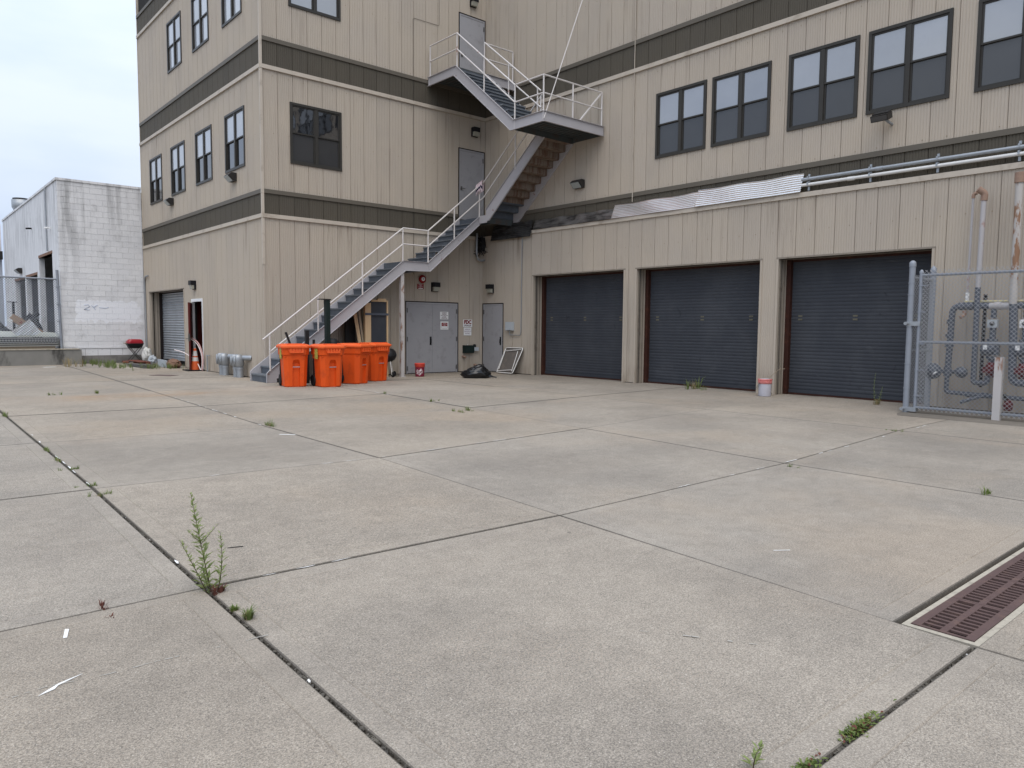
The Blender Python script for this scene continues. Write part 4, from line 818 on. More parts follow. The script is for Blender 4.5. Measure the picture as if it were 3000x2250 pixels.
pipe([(X, -14.16, 1.80), (X, -14.16, 1.72), (X - .1, -14.14, 1.68)], .035, 'rust_fitting', 'fitting')

# ------------------------------------------------------------------ chain link
def chain(mb, P, W_, H_, p=.07, r=.0034):
    def seg(a, b_, off): mb.tube([P(a[0], a[1], off), P(b_[0], b_[1], off)], r, 4, cap=False, smooth=False)
    k = -H_
    while k < W_:
        a = (max(k, 0), max(-k, 0)); e = min(W_ - k, H_); b_ = (k + e, e)
        if b_[0] - a[0] > .01: seg(a, b_, .003)
        k += p
    k = 0
    while k < W_ + H_:
        a = (min(k, W_), max(k - W_, 0)); b_ = (max(k - H_, 0), min(k, H_))
        if a[0] - b_[0] > .01: seg(a, b_, -.003)
        k += p
    return mb
XG = -1.34
fp = thing('fence_post', 'tall grey fence post with collars at the corner of the gas cage', 'fence post', (-1.34, -13.65, 0))
part(MB().tube([(XG, -13.65, 0), (XG, -13.65, 2.56)], .05, 14), 'shaft', 'galv_fence', fp); part(MB().lathe([(.056, 0), (.056, .05), (.05, .08), (.025, .105), (.001, .11)], 16, Matrix.Translation((XG, -13.65, 2.54))), 'cap', 'galv_fence', fp)
for z in (.42, .85, 1.5, 2.05, 2.25): part(MB().tube([(XG, -13.65, z), (XG, -13.65, z + .02)], .057, 14), 'collar', 'galv_fence', fp)
GT = thing('chain_link_gate', 'chain link gate in a grey tube frame in front of the gas pipes', 'gate', (XG, -15.2, 0)); YE = -17.2
part(MB().tube([(XG, -13.80, .03), (XG, -13.80, 2.43)], .030, 12), 'gate_stile', 'galv_fence', GT); part(MB().lathe([(.034, 0), (.034, .03), (.015, .06), (.001, .065)], 12, Matrix.Translation((XG, -13.80, 2.42))), 'cap', 'galv_fence', GT)
for z in (2.385, 1.24, .105): part(MB().tube([(XG, -13.80, z), (XG, YE, z)], .024, 10), 'gate_rail', 'galv_fence', GT)
part(MB().tube([(XG, YE, .05), (XG, YE, 2.43)], .03, 10), 'gate_stile', 'galv_fence', GT)
o = part(chain(MB(), lambda u, v, n: Vector((XG - .032 - n, -13.84 - u, .05 + v)), 3.34, 2.42), 'wire_mesh', 'wire', GT); o['kind'] = 'stuff'
for z in (2.2, 1.75, 1.20, .75, .3): part(MB().box((XG - .034, -13.90, z), (XG + .034, -13.77, z + .018)), 'tie_band', 'galv_fence', GT)
for z in (1.52, .03):
    part(MB().box((XG - .05, -13.83, z), (XG + .05, -13.62, z + .075)), 'hinge', 'galv', GT); part(MB().tube([(XG - .12, -13.62, z + .04), (XG - .05, -13.62, z + .04)], .03, 10), 'hinge_bolt', 'galv', GT)
SF = thing('side_fence', 'short chain link side panel between the cage post and the wall', 'fence', (-.75, -13.62, 0))
part(MB().tube([(-.30, -13.62, 0), (-.30, -13.62, 2.55)], .05, 12), 'post', 'galv_fence', SF); part(MB().lathe([(.055, 0), (.05, .05), (.001, .1)], 12, Matrix.Translation((-.30, -13.62, 2.53))), 'cap', 'galv_fence', SF)
for z in (2.36, 1.08): part(MB().tube([(-.30, -13.62, z), (-1.30, -13.62, z)], .021, 10), 'rail', 'galv_fence', SF)
o = part(chain(MB(), lambda u, v, n: Vector((-.33 - u, -13.645 - n, .06 + v)), .98, 2.35), 'wire_mesh', 'wire', SF); o['kind'] = 'stuff'
mb = MB(); mb.box((-1.42, -15.10, .0), (-1.31, -14.99, 1.02)); mb.add([(-1.42, -15.10, 1.02), (-1.31, -15.10, 1.02), (-1.31, -14.99, 1.03), (-1.42, -14.99, 1.035)], [(0, 1, 2, 3)]); solo(mb, 'steel_bollard', 'post_pale', 'square pale rust-streaked post standing at the chain link gate', 'bollard', (-1.365, -15.045, 0))

# ------------------------------------------------------------------ orange bins
def make_bin(name, label, loc, rz, sticker=True):
    t = thing(name, label, 'bin', (loc[0], loc[1], 0), math.radians(rz), 'orange wheeled bins in front of the stairs')
    def sec(z, w_, d, c, nd, nw=.085):
        h, e = w_ / 2, d / 2
        return [Vector(p) for p in ((-h + c, -e, z), (-nw, -e, z), (-nw + .012, -e + nd, z), (nw - .012, -e + nd, z), (nw, -e, z), (h - c, -e, z), (h, -e + c, z), (h, e - c * .6, z), (h - c * .6, e, z), (-h + c * .6, e, z), (-h, e - c * .6, z), (-h, -e + c, z))]
    mb = MB(); mb.loft([sec(.0, .46, .50, .07, .03), sec(.02, .50, .54, .08, .045), sec(.40, .535, .585, .09, .05), sec(.405, .535, .585, .09, .07), sec(.56, .55, .605, .09, .075), sec(.62, .555, .61, .09, .03, .07), sec(.645, .558, .615, .09, .0, .05), sec(.74, .565, .625, .09, 0), sec(.755, .60, .66, .085, 0), sec(.93, .62, .69, .08, 0)]); lpart(mb, 'body', 'orange_plastic', t)
    # rim and visor with ribs
    mb = MB(); mb.loft([sec(.905, .66, .75, .09, 0), sec(.925, .685, .78, .10, 0), sec(.955, .685, .78, .10, 0), sec(.965, .67, .76, .10, 0)])
    mb.prism([(-.19, -.345, .905), (-.155, -.365, .80), (.155, -.365, .80), (.19, -.345, .905)], (0, .03, 0))
    for k in range(5): x = -.135 + .0675 * k; mb.box((x - .014, -.385, .815), (x + .014, -.36, .90))
    mb.box((-.15, -.388, .80), (.15, -.36, .817)); lpart(mb, 'rim', 'orange_lid', t)
    mb = MB(); mb.loft([sec(.966, .65, .74, .10, 0), sec(.985, .62, .70, .12, 0), sec(1.0, .54, .60, .14, 0), sec(1.006, .46, .50, .12, 0)]); mb.box((-.20, -.30, .985), (.20, -.22, 1.014)); mb.box((-.21, .30, .96), (.21, .37, 1.0)); lpart(mb, 'lid', 'orange_lid', t)
    lpart(MB().tube([(-.08, -.296, .47), (.08, -.296, .47)], .010, 8), 'lift_bar', 'galv', t)
    mb = MB(); mb.tube([(-.24, .36, .93), (-.24, .44, .95), (.24, .44, .95), (.24, .36, .93)], .014, 8); lpart(mb, 'handle', 'black_plastic', t)
    for s_ in (-1, 1):
        mt = frame4((0, 1, 0), (0, 0, 1), (s_, 0, 0), (s_ * .235, .26, .14)); wh = lpart(MB().lathe([(.04, 0), (.10, .0), (.135, .005), (.14, .025), (.135, .05), (.10, .055), (.08, .045), (.03, .05), (.001, .05)], 22, mt), 'wheel', 'black_rubber', t)
        lpart(MB().box((s_ * .255, .15, .20), (s_ * .285, .23, .66)), 'wheel_strut', 'black_plastic', t)
    lpart(MB().tube([(-.26, .26, .14), (.26, .26, .14)], .012, 8), 'axle', 'black_plastic', t)
    for s_ in (-1, 1):      # moulded grip brows
        lpart(MB().prism([(s_ * .165, -.310, .735), (s_ * .265, -.27, .735), (s_ * .262, -.262, .70), (s_ * .17, -.300, .715)], (0, -.012, .0)), 'brow', 'orange_plastic', t)
    if sticker: lpart(MB().box((-.317, -.14, .66), (-.300, .02, .90)), 'sticker', 'bin_sticker', t)
    return t
def binpos(fx, fy, rz): a = math.radians(rz); return (fx - math.sin(a) * .25, fy + math.cos(a) * .25)
for lb, fx, fy, rz, st in (('orange wheeled bin at the left end of the row by the stair foot', -7.60, -2.57, -13, True), ('orange wheeled bin second from the left, with a tall black post behind', -6.93, -3.06, -5, True), ('orange wheeled bin third from the left, turned to show its side', -5.83, -2.54, 24, False), ('orange wheeled bin at the right end of the row beside a kettle grill', -5.02, -2.03, 6, False)):
    make_bin('wheeled_bin', lb, binpos(fx, fy, rz), rz, st)
# things standing behind the bins
t = thing('steel_column', 'tall dark steel post with a flat top plate standing behind the bins', 'post', (-6.28, -1.55, 0)); part(MB().box((-6.335, -1.62, 0), (-6.225, -1.50, 2.09)), 'shaft', 'dark_green', t); part(MB().box((-6.50, -1.64, 2.09), (-6.20, -1.46, 2.115)), 'top_plate', 'lamp_bronze', t); part(MB().tube([(-6.40, -1.62, 2.09), (-6.38, -1.62, 1.0)], .006, 5), 'cord', 'black_hardware', t)
solo(MB().beam((-7.28, -1.75, .75), (-7.455, -1.7, 1.27), .075, .05), 'black_bar', 'black_plastic', 'slanted black bar rising above the leftmost orange bin', 'bar', (-7.3, -1.75, .75))
solo(MB().box((-6.95, -1.74, 0), (-6.865, -1.66, 1.32)), 'black_bar', 'black_plastic', 'upright black bar between the two left orange bins', 'bar', (-6.9, -1.7, 0))
solo(MB().box((-6.75, -1.72, 0), (-6.70, -1.68, 1.09)), 'black_bar', 'black_plastic', 'short thin black bar over the second orange bin', 'bar', (-6.72, -1.7, 0))
mb = MB(); mb.lathe([(.001, .55), (.16, .55), (.2, .75), (.19, 1.0), (.12, 1.1), (.001, 1.12)], 16, Matrix.Translation((-6.05, -1.35, 0))); solo(mb, 'black_drum', 'black_plastic', 'rounded black object just showing above the second bin', 'drum', (-6.05, -1.35, .55))
# crate and boards leaning under the stairs
t = thing('timber_crate', 'pale timber frame around a dark panel standing under the stairs', 'crate', (-4.2, -.65, 0))
part(MB().box((-4.56, -.66, .02), (-3.98, -.60, 2.13)), 'panel', 'shutter_blue', t)
for a, b_ in (((-4.70, -.70, 0), (-4.52, -.60, 2.08)), ((-4.01, -.70, 0), (-3.965, -.60, 2.16)), ((-4.50, -.70, 2.12), (-4.0, -.60, 2.17)), ((-4.30, -.70, 2.17), (-4.03, -.60, 2.21))): part(MB().box(a, b_), 'timber', 'wood_pale', t)
part(MB().box((-4.71, -.712, 1.74), (-3.96, -.702, 1.80)), 'strap', 'pipe_slate', t)
solo(MB().beam((-4.72, -.72, 0), (-5.0, -.60, 2.0), .05, .09), 'board', 'wood_pale', 'pale narrow board leaning beside the timber crate', 'board', (-4.72, -.72, 0))
solo(MB().beam((-4.66, -.74, 0), (-4.86, -.60, 2.05), .14, .04), 'board', 'wood_weathered', 'dark grained board leaning between crate and pale board', 'board', (-4.66, -.74, 0))
solo(MB().box((-5.12, -.34, .0), (-4.80, -.28, 1.95)), 'plywood_sheet', 'core_dark', 'black panel standing behind the leaning boards', 'panel', (-4.95, -.3, 0))
KG = thing('kettle_grill', 'black kettle barbecue on thin legs half hidden by the rightmost bin', 'barbecue', (-3.86, -.72, 0))
part(MB().lathe([(.001, .42), (.10, .43), (.19, .50), (.23, .58), (.235, .60)], 22, Matrix.Translation((-3.98, -.72, .0))), 'bowl', 'black_plastic', KG); part(MB().lathe([(.238, .60), (.235, .64), (.2, .74), (.12, .80), (.001, .82)], 22, Matrix.Translation((-3.98, -.72, .0))), 'lid', 'black_plastic', KG)
for a in (.4, 2.5, 4.6): part(MB().tube([(-3.98 + .12 * math.cos(a), -.72 + .12 * math.sin(a), .46), (-3.98 + .24 * math.cos(a), -.72 + .24 * math.sin(a), .06)], .011, 6), 'leg', 'white_tube', KG)
for a in (4.6, .4): part(MB().lathe([(.001, 0), (.07, 0), (.075, .02), (.07, .04), (.001, .04)], 16, frame4((0, 1, 0), (0, 0, 1), (1, 0, 0), (-3.98 + .26 * math.cos(a), -.72 + .26 * math.sin(a), .075))), 'wheel', 'black_rubber', KG)

# ------------------------------------------------------------------ buckets, bag, folded table
def bucket(t, body, rim, h=.37, r0=.125, r1=.145):
    lpart(MB().lathe([(.001, .004), (r0, .0), (r0 + .004, .01), (r1 - .01, h * .78), (r1 - .008, h), (r1 - .016, h), (r1 - .02, h * .7), (r0 - .01, .03), (.001, .03)], 28), 'shell', body, t)
    mb = MB()
    for z in (.80, .86, .93): mb.lathe([(r1 - .008, h * z), (r1 + .006, h * z + .002), (r1 + .006, h * z + .012), (r1 - .008, h * z + .014)], 28)
    mb.lathe([(r1 - .012, h * .72), (r1 - .003, h * .73), (r1 - .002, h * .97), (r1 + .008, h * .975), (r1 + .008, h), (r1 - .014, h + .004)], 28); lpart(mb, 'rim', rim, t)
t = thing('bucket', 'red bucket with white slanted lettering in front of the double door', 'bucket', (-3.18, -1.12, 0), 0, 'plastic buckets'); bucket(t, 'bucket_maroon', 'bucket_orange_rim'); lpart(MB().lathe([(.001, .372), (.148, .372), (.152, .36), (.152, .375), (.135, .388), (.001, .386)], 28), 'lid', 'bucket_orange_rim', t)
lpart(MB().tube([(-.15, 0, .30), (-.165, -.06, .22), (-.12, -.13, .17), (0, -.165, .15), (.12, -.13, .17), (.165, -.06, .22), (.15, 0, .30)], .003, 5), 'bail', 'hardware', t)
a0 = math.atan2(-18.85 + 1.12, -15.0 + 3.18)
def bendf(p):
    c_, s_ = math.cos(math.radians(42)), math.sin(math.radians(42)); x, y = p.x * c_ - p.y * s_, p.x * s_ + p.y * c_
    a = a0 + x / .14; r = .1415 + .02 * (y + .135) / .37; return Vector((math.cos(a) * r, math.sin(a) * r, .135 + y))
for body, sz, dy in (('THE', .05, .075), ('HOME', .085, .02), ('DEPOT', .06, -.05)): text_mesh(body, sz, Matrix.Translation((0, dy * 0, 0)), 'letter_white', 'lettering', bpy.data.objects.new('tmp', None) if False else t, .002, .8, bend=lambda p, dy=dy: bendf(Vector((p.x - (.03 if dy > .05 else 0), p.y + dy, 0)))).location = ORG[t.name]
t2 = thing('bucket', 'faded white bucket with pink rim and a stick in it between roller doors', 'bucket', (-.50, -10.44, 0), 0, 'plastic buckets'); bucket(t2, 'bucket_faded', 'bucket_pink_rim'); lpart(MB().tube([(-.148, .03, .30), (-.165, .09, .20), (-.16, .12, .17)], .004, 5), 'bail', 'hardware', t2); lpart(MB().tube([(-.16, .03, .30), (-.155, .06, .2), (-.16, .11, .14)], .004, 5), 'bail', 'hardware', t2)
solo(MB().tube([(-.45, -10.48, .1), (-.42, -10.52, .42), (-.36, -10.58, .50), (-.33, -10.66, .58), (-.30, -10.78, .60)], .006, 5), 'twig', 'wood_weathered', 'bent dry twig sticking out of the faded bucket', 'twig', (-.45, -10.48, .1))
t = thing('garbage_bag', 'crumpled black garbage bag lying on the concrete near the corner door', 'bag', (-2.2, -2.5, 0)); mb = MB(); nu, nv = 56, 30; vs = []
ax = Vector((.75, -.66, 0)); ay = Vector((.66, .75, 0))
for j in range(nv + 1):
    ph = math.pi * j / nv
    for i in range(nu):
        th = 2 * math.pi * i / nu; d = Vector((math.sin(ph) * math.cos(th), math.sin(ph) * math.sin(th), math.cos(ph)))
        u = d.x; k = 1 + .16 * noise.noise(d * 1.6 + Vector((3, 1, 7))); ri = 1 - abs(noise.noise(Vector((d.x * 2.2 + 9, d.y * 2.2, d.z * 5.5)))) * .22 - abs(noise.noise(d * 8.0)) * .07
        hgt = .185 + .075 * math.exp(-((u - .3) / .5) ** 2)
        p = ax * (d.x * .44) + ay * (d.y * .30); p = p * k * ri; z = max(0, (d.z * hgt * k * ri) + hgt * .55); vs.append(Vector((p.x, p.y, z)))
mb.add(vs, [(j * nu + i, j * nu + (i + 1) % nu, (j + 1) * nu + (i + 1) % nu, (j + 1) * nu + i) for j in range(nv) for i in range(nu)], 0, True); lpart(mb, 'sack', 'garbage_bag', t)
mb = MB(); mb.loft([[ax * .36 + ay * s_[0] + Vector((0, 0, s_[1])) for s_ in ((-.05, .03), (.05, .02), (.06, .10), (-.04, .12))], [ax * .46 + ay * s_[0] + Vector((0, 0, s_[1])) for s_ in ((-.02, .03), (.02, .02), (.02, .06), (-.02, .07))], [ax * .58 + ay * s_[0] + Vector((0, 0, s_[1])) for s_ in ((-.05, .005), (.06, .01), (.05, .04), (-.04, .03))]]); lpart(mb, 'knot', 'garbage_bag', t)
t = thing('folding_table', 'folded table with white tube legs leaning against the wall by the corner door', 'table', (-.2, -1.6, 0)); B0, B1, T0, T1 = Vector((-.34, -1.17, .03)), Vector((-.36, -1.95, .03)), Vector((-.06, -1.30, .80)), Vector((-.06, -2.10, .80)); nrm = (B1 - B0).cross(T0 - B0).normalized(); nrm = -nrm if nrm.x > 0 else nrm
q = [B0, B1, T1, T0]; part(MB().prism([p for p in q], -nrm * .02), 'tabletop', 'table_panel', t)
mid = sum(q, Vector()) / 4; loop = [p + (mid - p) * .0 for p in q]; part(MB().tube([p + nrm * .012 for p in bendpts([(loop[0] + loop[1]) / 2, loop[1], loop[2], loop[3], loop[0], (loop[0] + loop[1]) / 2], .06)], .014, 8), 'edge_tube', 'white_tube', t)
bl_ = lambda u, v: B0 * (1 - u) * (1 - v) + B1 * u * (1 - v) + T1 * u * v + T0 * (1 - u) * v + nrm * .03
for a, b_ in (((.04, .93), (.10, .12)), ((.93, .08), (.80, .86)), ((.12, .86), (.93, .94)), ((.06, .05), (.88, .13))): part(MB().tube([bl_(*a), bl_(*b_)], .012, 8), 'leg', 'white_tube', t)
part(MB().box((-.235, -1.58, .30), (-.225, -1.64, .34)), 'label_scrap', 'sign_white', t)

# ------------------------------------------------------------------ left wall objects
t = thing('traffic_cone', 'dirty orange and white traffic cone in the open maroon doorway', 'cone', (-7.46, 5.02, 0)); part(MB().box((-7.76, 4.72, 0), (-7.16, 5.32, .035)), 'base', 'black_rubber', t)
def cs(z): return .15 - .11 * z / .70
for z0, z1, mt_ in ((.035, .30, 'cone_orange'), (.30, .42, 'cone_white'), (.42, .46, 'cone_orange'), (.46, .62, 'cone_white'), (.62, .70, 'cone_orange')): part(MB().lathe([(cs(z0), z0), (cs(z1), z1)], 20, Matrix.Translation((-7.46, 5.02, 0))), 'band', mt_, t)
part(MB().lathe([(.04, .70), (.03, .71), (.001, .705)], 20, Matrix.Translation((-7.46, 5.02, 0))), 'tip', 'cone_white', t)
for pts, mt_, lb in (([(-7.35, 4.72, .02), (-7.34, 4.66, .45), (-7.40, 4.85, .85), (-7.50, 5.15, 1.02)], 'pex_pink', 'outermost pink plastic tube arching up beside the traffic cone'), ([(-7.36, 4.74, .02), (-7.36, 4.70, .45), (-7.42, 4.90, .82), (-7.54, 5.22, 1.0)], 'pex_white', 'paler tube arching alongside the pink tube by the cone'), ([(-7.38, 4.76, .02), (-7.45, 5.05, .32), (-7.62, 5.6, .55), (-7.75, 6.1, .62)], 'pex_white', 'whitish tube arching left across the traffic cone'), ([(-7.33, 4.74, .02), (-7.33, 4.74, .3), (-7.34, 4.76, .52)], 'pex_pink', 'short pink tube standing upright beside the cone')):
    P = [Vector(p) for p in pts]; sm = []
    for i in range(len(P) - 1):
        a, b_, c_, d_ = P[max(i - 1, 0)], P[i], P[i + 1], P[min(i + 2, len(P) - 1)]
        for k in range(5): u = k / 5; sm.append(.5 * ((2 * b_) + (c_ - a) * u + (2 * a - 5 * b_ + 4 * c_ - d_) * u * u + (3 * b_ - a - 3 * c_ + d_) * u ** 3))
    solo(MB().tube(sm + [P[-1]], .016, 7), 'plastic_tube', mt_, lb, 'tube', tuple(P[0]), 'plastic tubes by the maroon door')
for y, lb in ((2.42, 'pair of galvanised vent pipes farther from the stair foot'), (1.32, 'pair of galvanised vent pipes next to the stair foot')):
    t = thing('vent_pipes', lb, 'vent', (-L - .18, y, 0), 0, 'galvanised vent pipe pairs')
    for dy in (.20, -.06):
        part(MB().tube([(-L - .20, y + dy, 0), (-L - .20, y + dy, .28)], .085, 14), 'pipe', 'galv', t); part(MB().tube([(-L - .20, y + dy, .22), (-L - .20, y + dy, .28)], .098, 14), 'collar', 'galv', t)
        mb = MB(); secs = []
        for k, (r, z) in enumerate(((.075, .28), (.115, .34), (.12, .52), (.10, .60), (.05, .63))):
            secs.append([Vector((-L - .20 - .02 * (k > 0) + 1.15 * r * math.cos(a * math.pi / 8), y + dy + .85 * r * math.sin(a * math.pi / 8), z)) for a in range(16)])
        mb.loft(secs, smooth=True); mb.lathe([(.001, 0), (.07, .0), (.08, .02), (.001, .03)], 16, frame4((0, .9, 0), (0, 0, 1.9), (-1, 0, 0), (-L - .335, y + dy, .46))); part(mb, 'hood', 'galv', t)
    part(MB().tube([(-L - .12, y - .12, .54), (-L - .05, y - .30, .54), (-L + .02, y - .36, .54)], .07, 12), 'elbow', 'galv', t)
solo(MB().tube([(-L - .07, 4.27, 0), (-L - .07, 4.27, .5)], .02, 6).tube([(-L - .07, 4.36, .5), (-L - .07, 4.02, .5)], .014, 6), 'steel_stake', 'galv', 'small grey T-shaped stake beside the pink tubes', 'stake', (-L - .07, 4.27, 0))
solo(MB().prism([(-9.25, 3.35, .004), (-8.85, 2.78, .004), (-8.55, 3.02, .004), (-8.95, 3.58, .004)], (0, 0, .006)), 'access_cover', 'manhole', 'flat rectangular rusty cover in the concrete near the maroon door', 'cover', (-8.9, 3.2, 0))
# red grill
t = thing('charcoal_grill', 'small red lidded barbecue on crossed black legs against the white wall', 'barbecue', (-7.72, 10.7, 0)); c = Vector((-7.78, 10.75, 0)); ux, uy = Vector((1, 0, 0)), Vector((0, 1, 0))
def rr_sec(w_, d, z, r=.09):
    o = []
    for sx_, sy_, a0_ in ((1, -1, -90), (1, 1, 0), (-1, 1, 90), (-1, -1, 180)):
        for k in range(4): a = math.radians(a0_ + 30 * k); o.append(c + Vector((sx_ * (w_ / 2 - r) + r * math.cos(a), sy_ * (d / 2 - r) + r * math.sin(a), z)))
    return o
part(MB().loft([rr_sec(.56, .38, .735), rr_sec(.55, .37, .80), rr_sec(.46, .29, .865), rr_sec(.36, .2, .885)], smooth=False), 'lid', 'grill_red', t); part(MB().loft([rr_sec(.36, .2, .56), rr_sec(.50, .32, .63), rr_sec(.575, .39, .715), rr_sec(.575, .39, .733)]), 'bowl', 'black_plastic', t)
for s_ in (-1, 1):
    part(MB().tube([c + Vector((-.28, s_ * .16, .0)), c + Vector((.22, s_ * .16, .62))], .013, 6), 'leg', 'black_plastic', t); part(MB().tube([c + Vector((.28, s_ * .15, .0)), c + Vector((-.22, s_ * .15, .62))], .013, 6), 'leg', 'black_plastic', t)
part(MB().tube([c + Vector((-.36, -.1, .735)), c + Vector((-.29, -.1, .735)), c + Vector((-.29, .1, .735)), c + Vector((-.36, .1, .735))], .012, 6), 'handle', 'wood_weathered', t)
# junk in front of the silver roller door
mb = MB(); mb.box((-8.05, 8.3, .02), (-7.9, 9.9, .16)); mb.box((-8.25, 8.3, .14), (-8.05, 9.9, .16)); solo(mb, 'steel_channel', 'steel_redoxide', 'red-brown steel channel lying in front of the silver roller door', 'steel beam', (-8.05, 9.0, 0))
solo(MB().beam((-8.3, 9.8, .06), (-8.05, 11.1, .06), .18, .05), 'steel_plate', 'steel_redoxide', 'flat red-brown plate lying by the legs of the red barbecue', 'steel plate', (-8.2, 10.4, 0))
mb = MB(); rr = random.Random(5)
for k in range(4): mb.cbox(Matrix.Translation((-8.35, 7.6 + .2 * k, .03 + .02 * k)) @ Matrix.Rotation(rr.uniform(-.3, .3), 4, 'Z'), .35, 1.3, .012)
solo(mb, 'scrap_sheets', 'weathered_sheet', 'layered dark scrap sheets lying on the weedy concrete', 'scrap', (-8.35, 7.9, 0))
def blob(name, mat, c, s3, lb, cat, seed, amp=.3):
    mb = MB(); nu, nv = 22, 12; vs = []
    for j in range(nv + 1):
        for i in range(nu):
            ph, th = math.pi * j / nv, 2 * math.pi * i / nu; d = Vector((math.sin(ph) * math.cos(th), math.sin(ph) * math.sin(th), math.cos(ph))); k = 1 + amp * noise.noise(d * 2.1 + Vector((seed, 0, 0))) + amp * .5 * noise.noise(d * 5 + Vector((0, seed, 0)))
            vs.append(Vector((c[0] + d.x * s3[0] * k, c[1] + d.y * s3[1] * k, max(c[2], c[2] + s3[2] * .8 + d.z * s3[2] * k))))
    mb.add(vs, [(j * nu + i, j * nu + (i + 1) % nu, (j + 1) * nu + (i + 1) % nu, (j + 1) * nu + i) for j in range(nv) for i in range(nu)], 0, False); return solo(mb, name, mat, lb, cat, c)
blob('white_sack', 'white_bag', (-7.62, 9.75, .1), (.16, .22, .27), 'crumpled off-white sack at the foot of the silver roller door', 'bag', 2.2); blob('grey_sack', 'grey_box', (-7.6, 9.15, .05), (.13, .2, .16), 'small grey bundle right of the off-white sack', 'bag', 8.1)
solo(MB().beam((-7.75, 7.0, .13), (-7.7, 8.1, .13), .05, .24), 'grey_board', 'grey_box', 'tilted light grey panel under the raised edge of the silver door', 'panel', (-7.72, 7.5, 0)); blob('dirt_heap', 'brick_brown', (-7.55, 6.9, .0), (.2, .35, .16), 'small brown dirt heap at the right foot of the silver door', 'dirt', 4.4)
solo(MB().prism([(-9.0, 7.0, .003), (-8.35, 6.9, .003), (-8.3, 10.2, .003), (-8.75, 10.6, .003)], (0, 0, .006)), 'sand_patch', 'grout_pale', 'pale sandy slab patch beside the grass near the white wall', 'patch', (-8.6, 8.6, 0))

# ------------------------------------------------------------------ white block building on the left
WX, WY = -10.0, 11.25
WB = thing('block_building', 'white painted concrete block building with open bays on its left side', 'building', (WX, WY, 0)); BWd, BH = .405, .2025; bm = {}
rw = 0; z = .60
while z < 6.40:
    off = 0 if rw % 2 == 0 else -BWd / 2; x = WX + off
    while x < -L - .02:
        a, b_ = max(x, WX), min(x + BWd, -L - .012); h = min(BH, 6.42 - z)
        if b_ - a > .03:
            k = (round(b_ - a, 3), round(h, 3))
            if k not in bm: bm[k] = MB().box((.0055, 0, .0055), (k[0] - .0055, .19, k[1] - .0055)).data('block', 'block_paint')
            mk('block', bm[k], WB, Vector((a, WY + random.uniform(-.0025, .0025), z)) - ORG[WB.name])
        x += BWd
    z += BH; rw += 1
part(MB().box((WX + .02, WY + .013, .55), (-L - .02, WY + .2, 6.4)), 'mortar_core', 'block_paint', WB)
OB = [(12.55, 15.38, 0, 3.98), (15.9, 18.72, 0, 3.37), (19.08, 22.0, 0, 3.34)]
mb = MB()
for r in rects(WY + .2, 25.4, 0, 6.42, OB): mb.box((WX + .001, r[0], r[2]), (WX + .19, r[1], r[3]))
part(mb, 'side_wall', 'block_paint', WB)
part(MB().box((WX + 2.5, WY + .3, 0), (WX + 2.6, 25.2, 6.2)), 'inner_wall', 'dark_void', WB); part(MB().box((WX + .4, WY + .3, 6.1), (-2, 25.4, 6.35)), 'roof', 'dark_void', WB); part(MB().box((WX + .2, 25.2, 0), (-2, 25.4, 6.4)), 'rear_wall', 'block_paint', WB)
for y in (16.6, 19.9): part(MB().box((WX + 1.5, y, 0), (WX + 2.0, y + .2, 5)), 'pier', 'block_paint', WB); part(MB().box((WX + 1.5, y - .004, 1.85), (WX + 2.0, y, 2.75)), 'yellow_stripe', 'yellow_paint', WB)
for a, b_, _, zt in OB: part(MB().box((WX - .012, a - .05, zt), (WX + .2, b_ + .05, zt + .10)), 'lintel', 'brick_brown', WB)
mb = MB(); mb.box((WX - .04, WY - .035, 6.42), (-L - .02, WY + .2, 6.50)); mb.box((WX - .04, WY + .2, 6.421), (WX + .3, 25.4, 6.499)); part(mb, 'coping', 'block_paint', WB)
part(MB().box((WX + .45, WY - .03, .55), (-L - .02, WY + .1, .60)), 'drip_ledge', 'block_paint', WB)
for rw in range(2):
    for k in range(7):
        a = WX + .5 + BWd * k - (.2 if rw else 0); b_ = min(a + BWd, -L - .02)
        if b_ > a: part(MB().box((a + .004, WY - .01, .04 + .25 * rw), (b_ - .004, WY + .15, .285 + .25 * rw)), 'foundation_block', 'cinder' if rw == 0 else 'block_paint', WB)
part(MB().box((WX + .3, WY, 0), (-L - .02, WY + .15, .56)), 'foundation', 'cinder', WB)
vt = Matrix.Translation((-9.37, 24.0, 0)); part(MB().lathe([(.30, 6.4), (.30, 6.8), (.40, 7.0), (.41, 7.35), (.001, 7.36)], 20, vt), 'roof_vent', 'galv', WB); part(MB().lathe([(.36, 7.36), (.36, 7.43), (.001, 7.44)], 20, vt), 'roof_vent_cap', 'black_hardware', WB)
mb = MB(); mb.tube([(WX - .05, 13.2, 6.4), (WX - .05, 13.2, 4.1)], .03, 6); part(mb, 'downpipe', 'galv', WB)
flood(lambda u, n, z: Vector((WX - n, u, z)), 20.0, 3.72, 'bronze floodlight on the white building above the chain link fence', .6)
for y, z, lb in ((16.83, 5.27, 'small dark camera high on the white building'), (12.7, 4.9, 'small white camera near the corner of the white building')): solo(MB().box((WX - .10, y - .03, z - .03), (WX, y + .03, z + .03)).tube([(WX - .06, y, z), (WX - .20, y - .05, z - .02)], .035, 8), 'camera', 'black_plastic' if z > 5 else 'sign_white', lb, 'camera', (WX, y, z))
gs = thing('graffiti', 'faint blue-grey scribble on the fresh white paint patch', 'graffiti', (-9.0, WY, 2.0))
def stroke(pts): part(MB().tube([(p[0], WY - .004, p[1]) for p in pts], .012, 4), 'stroke', 'graffiti_grey', gs)
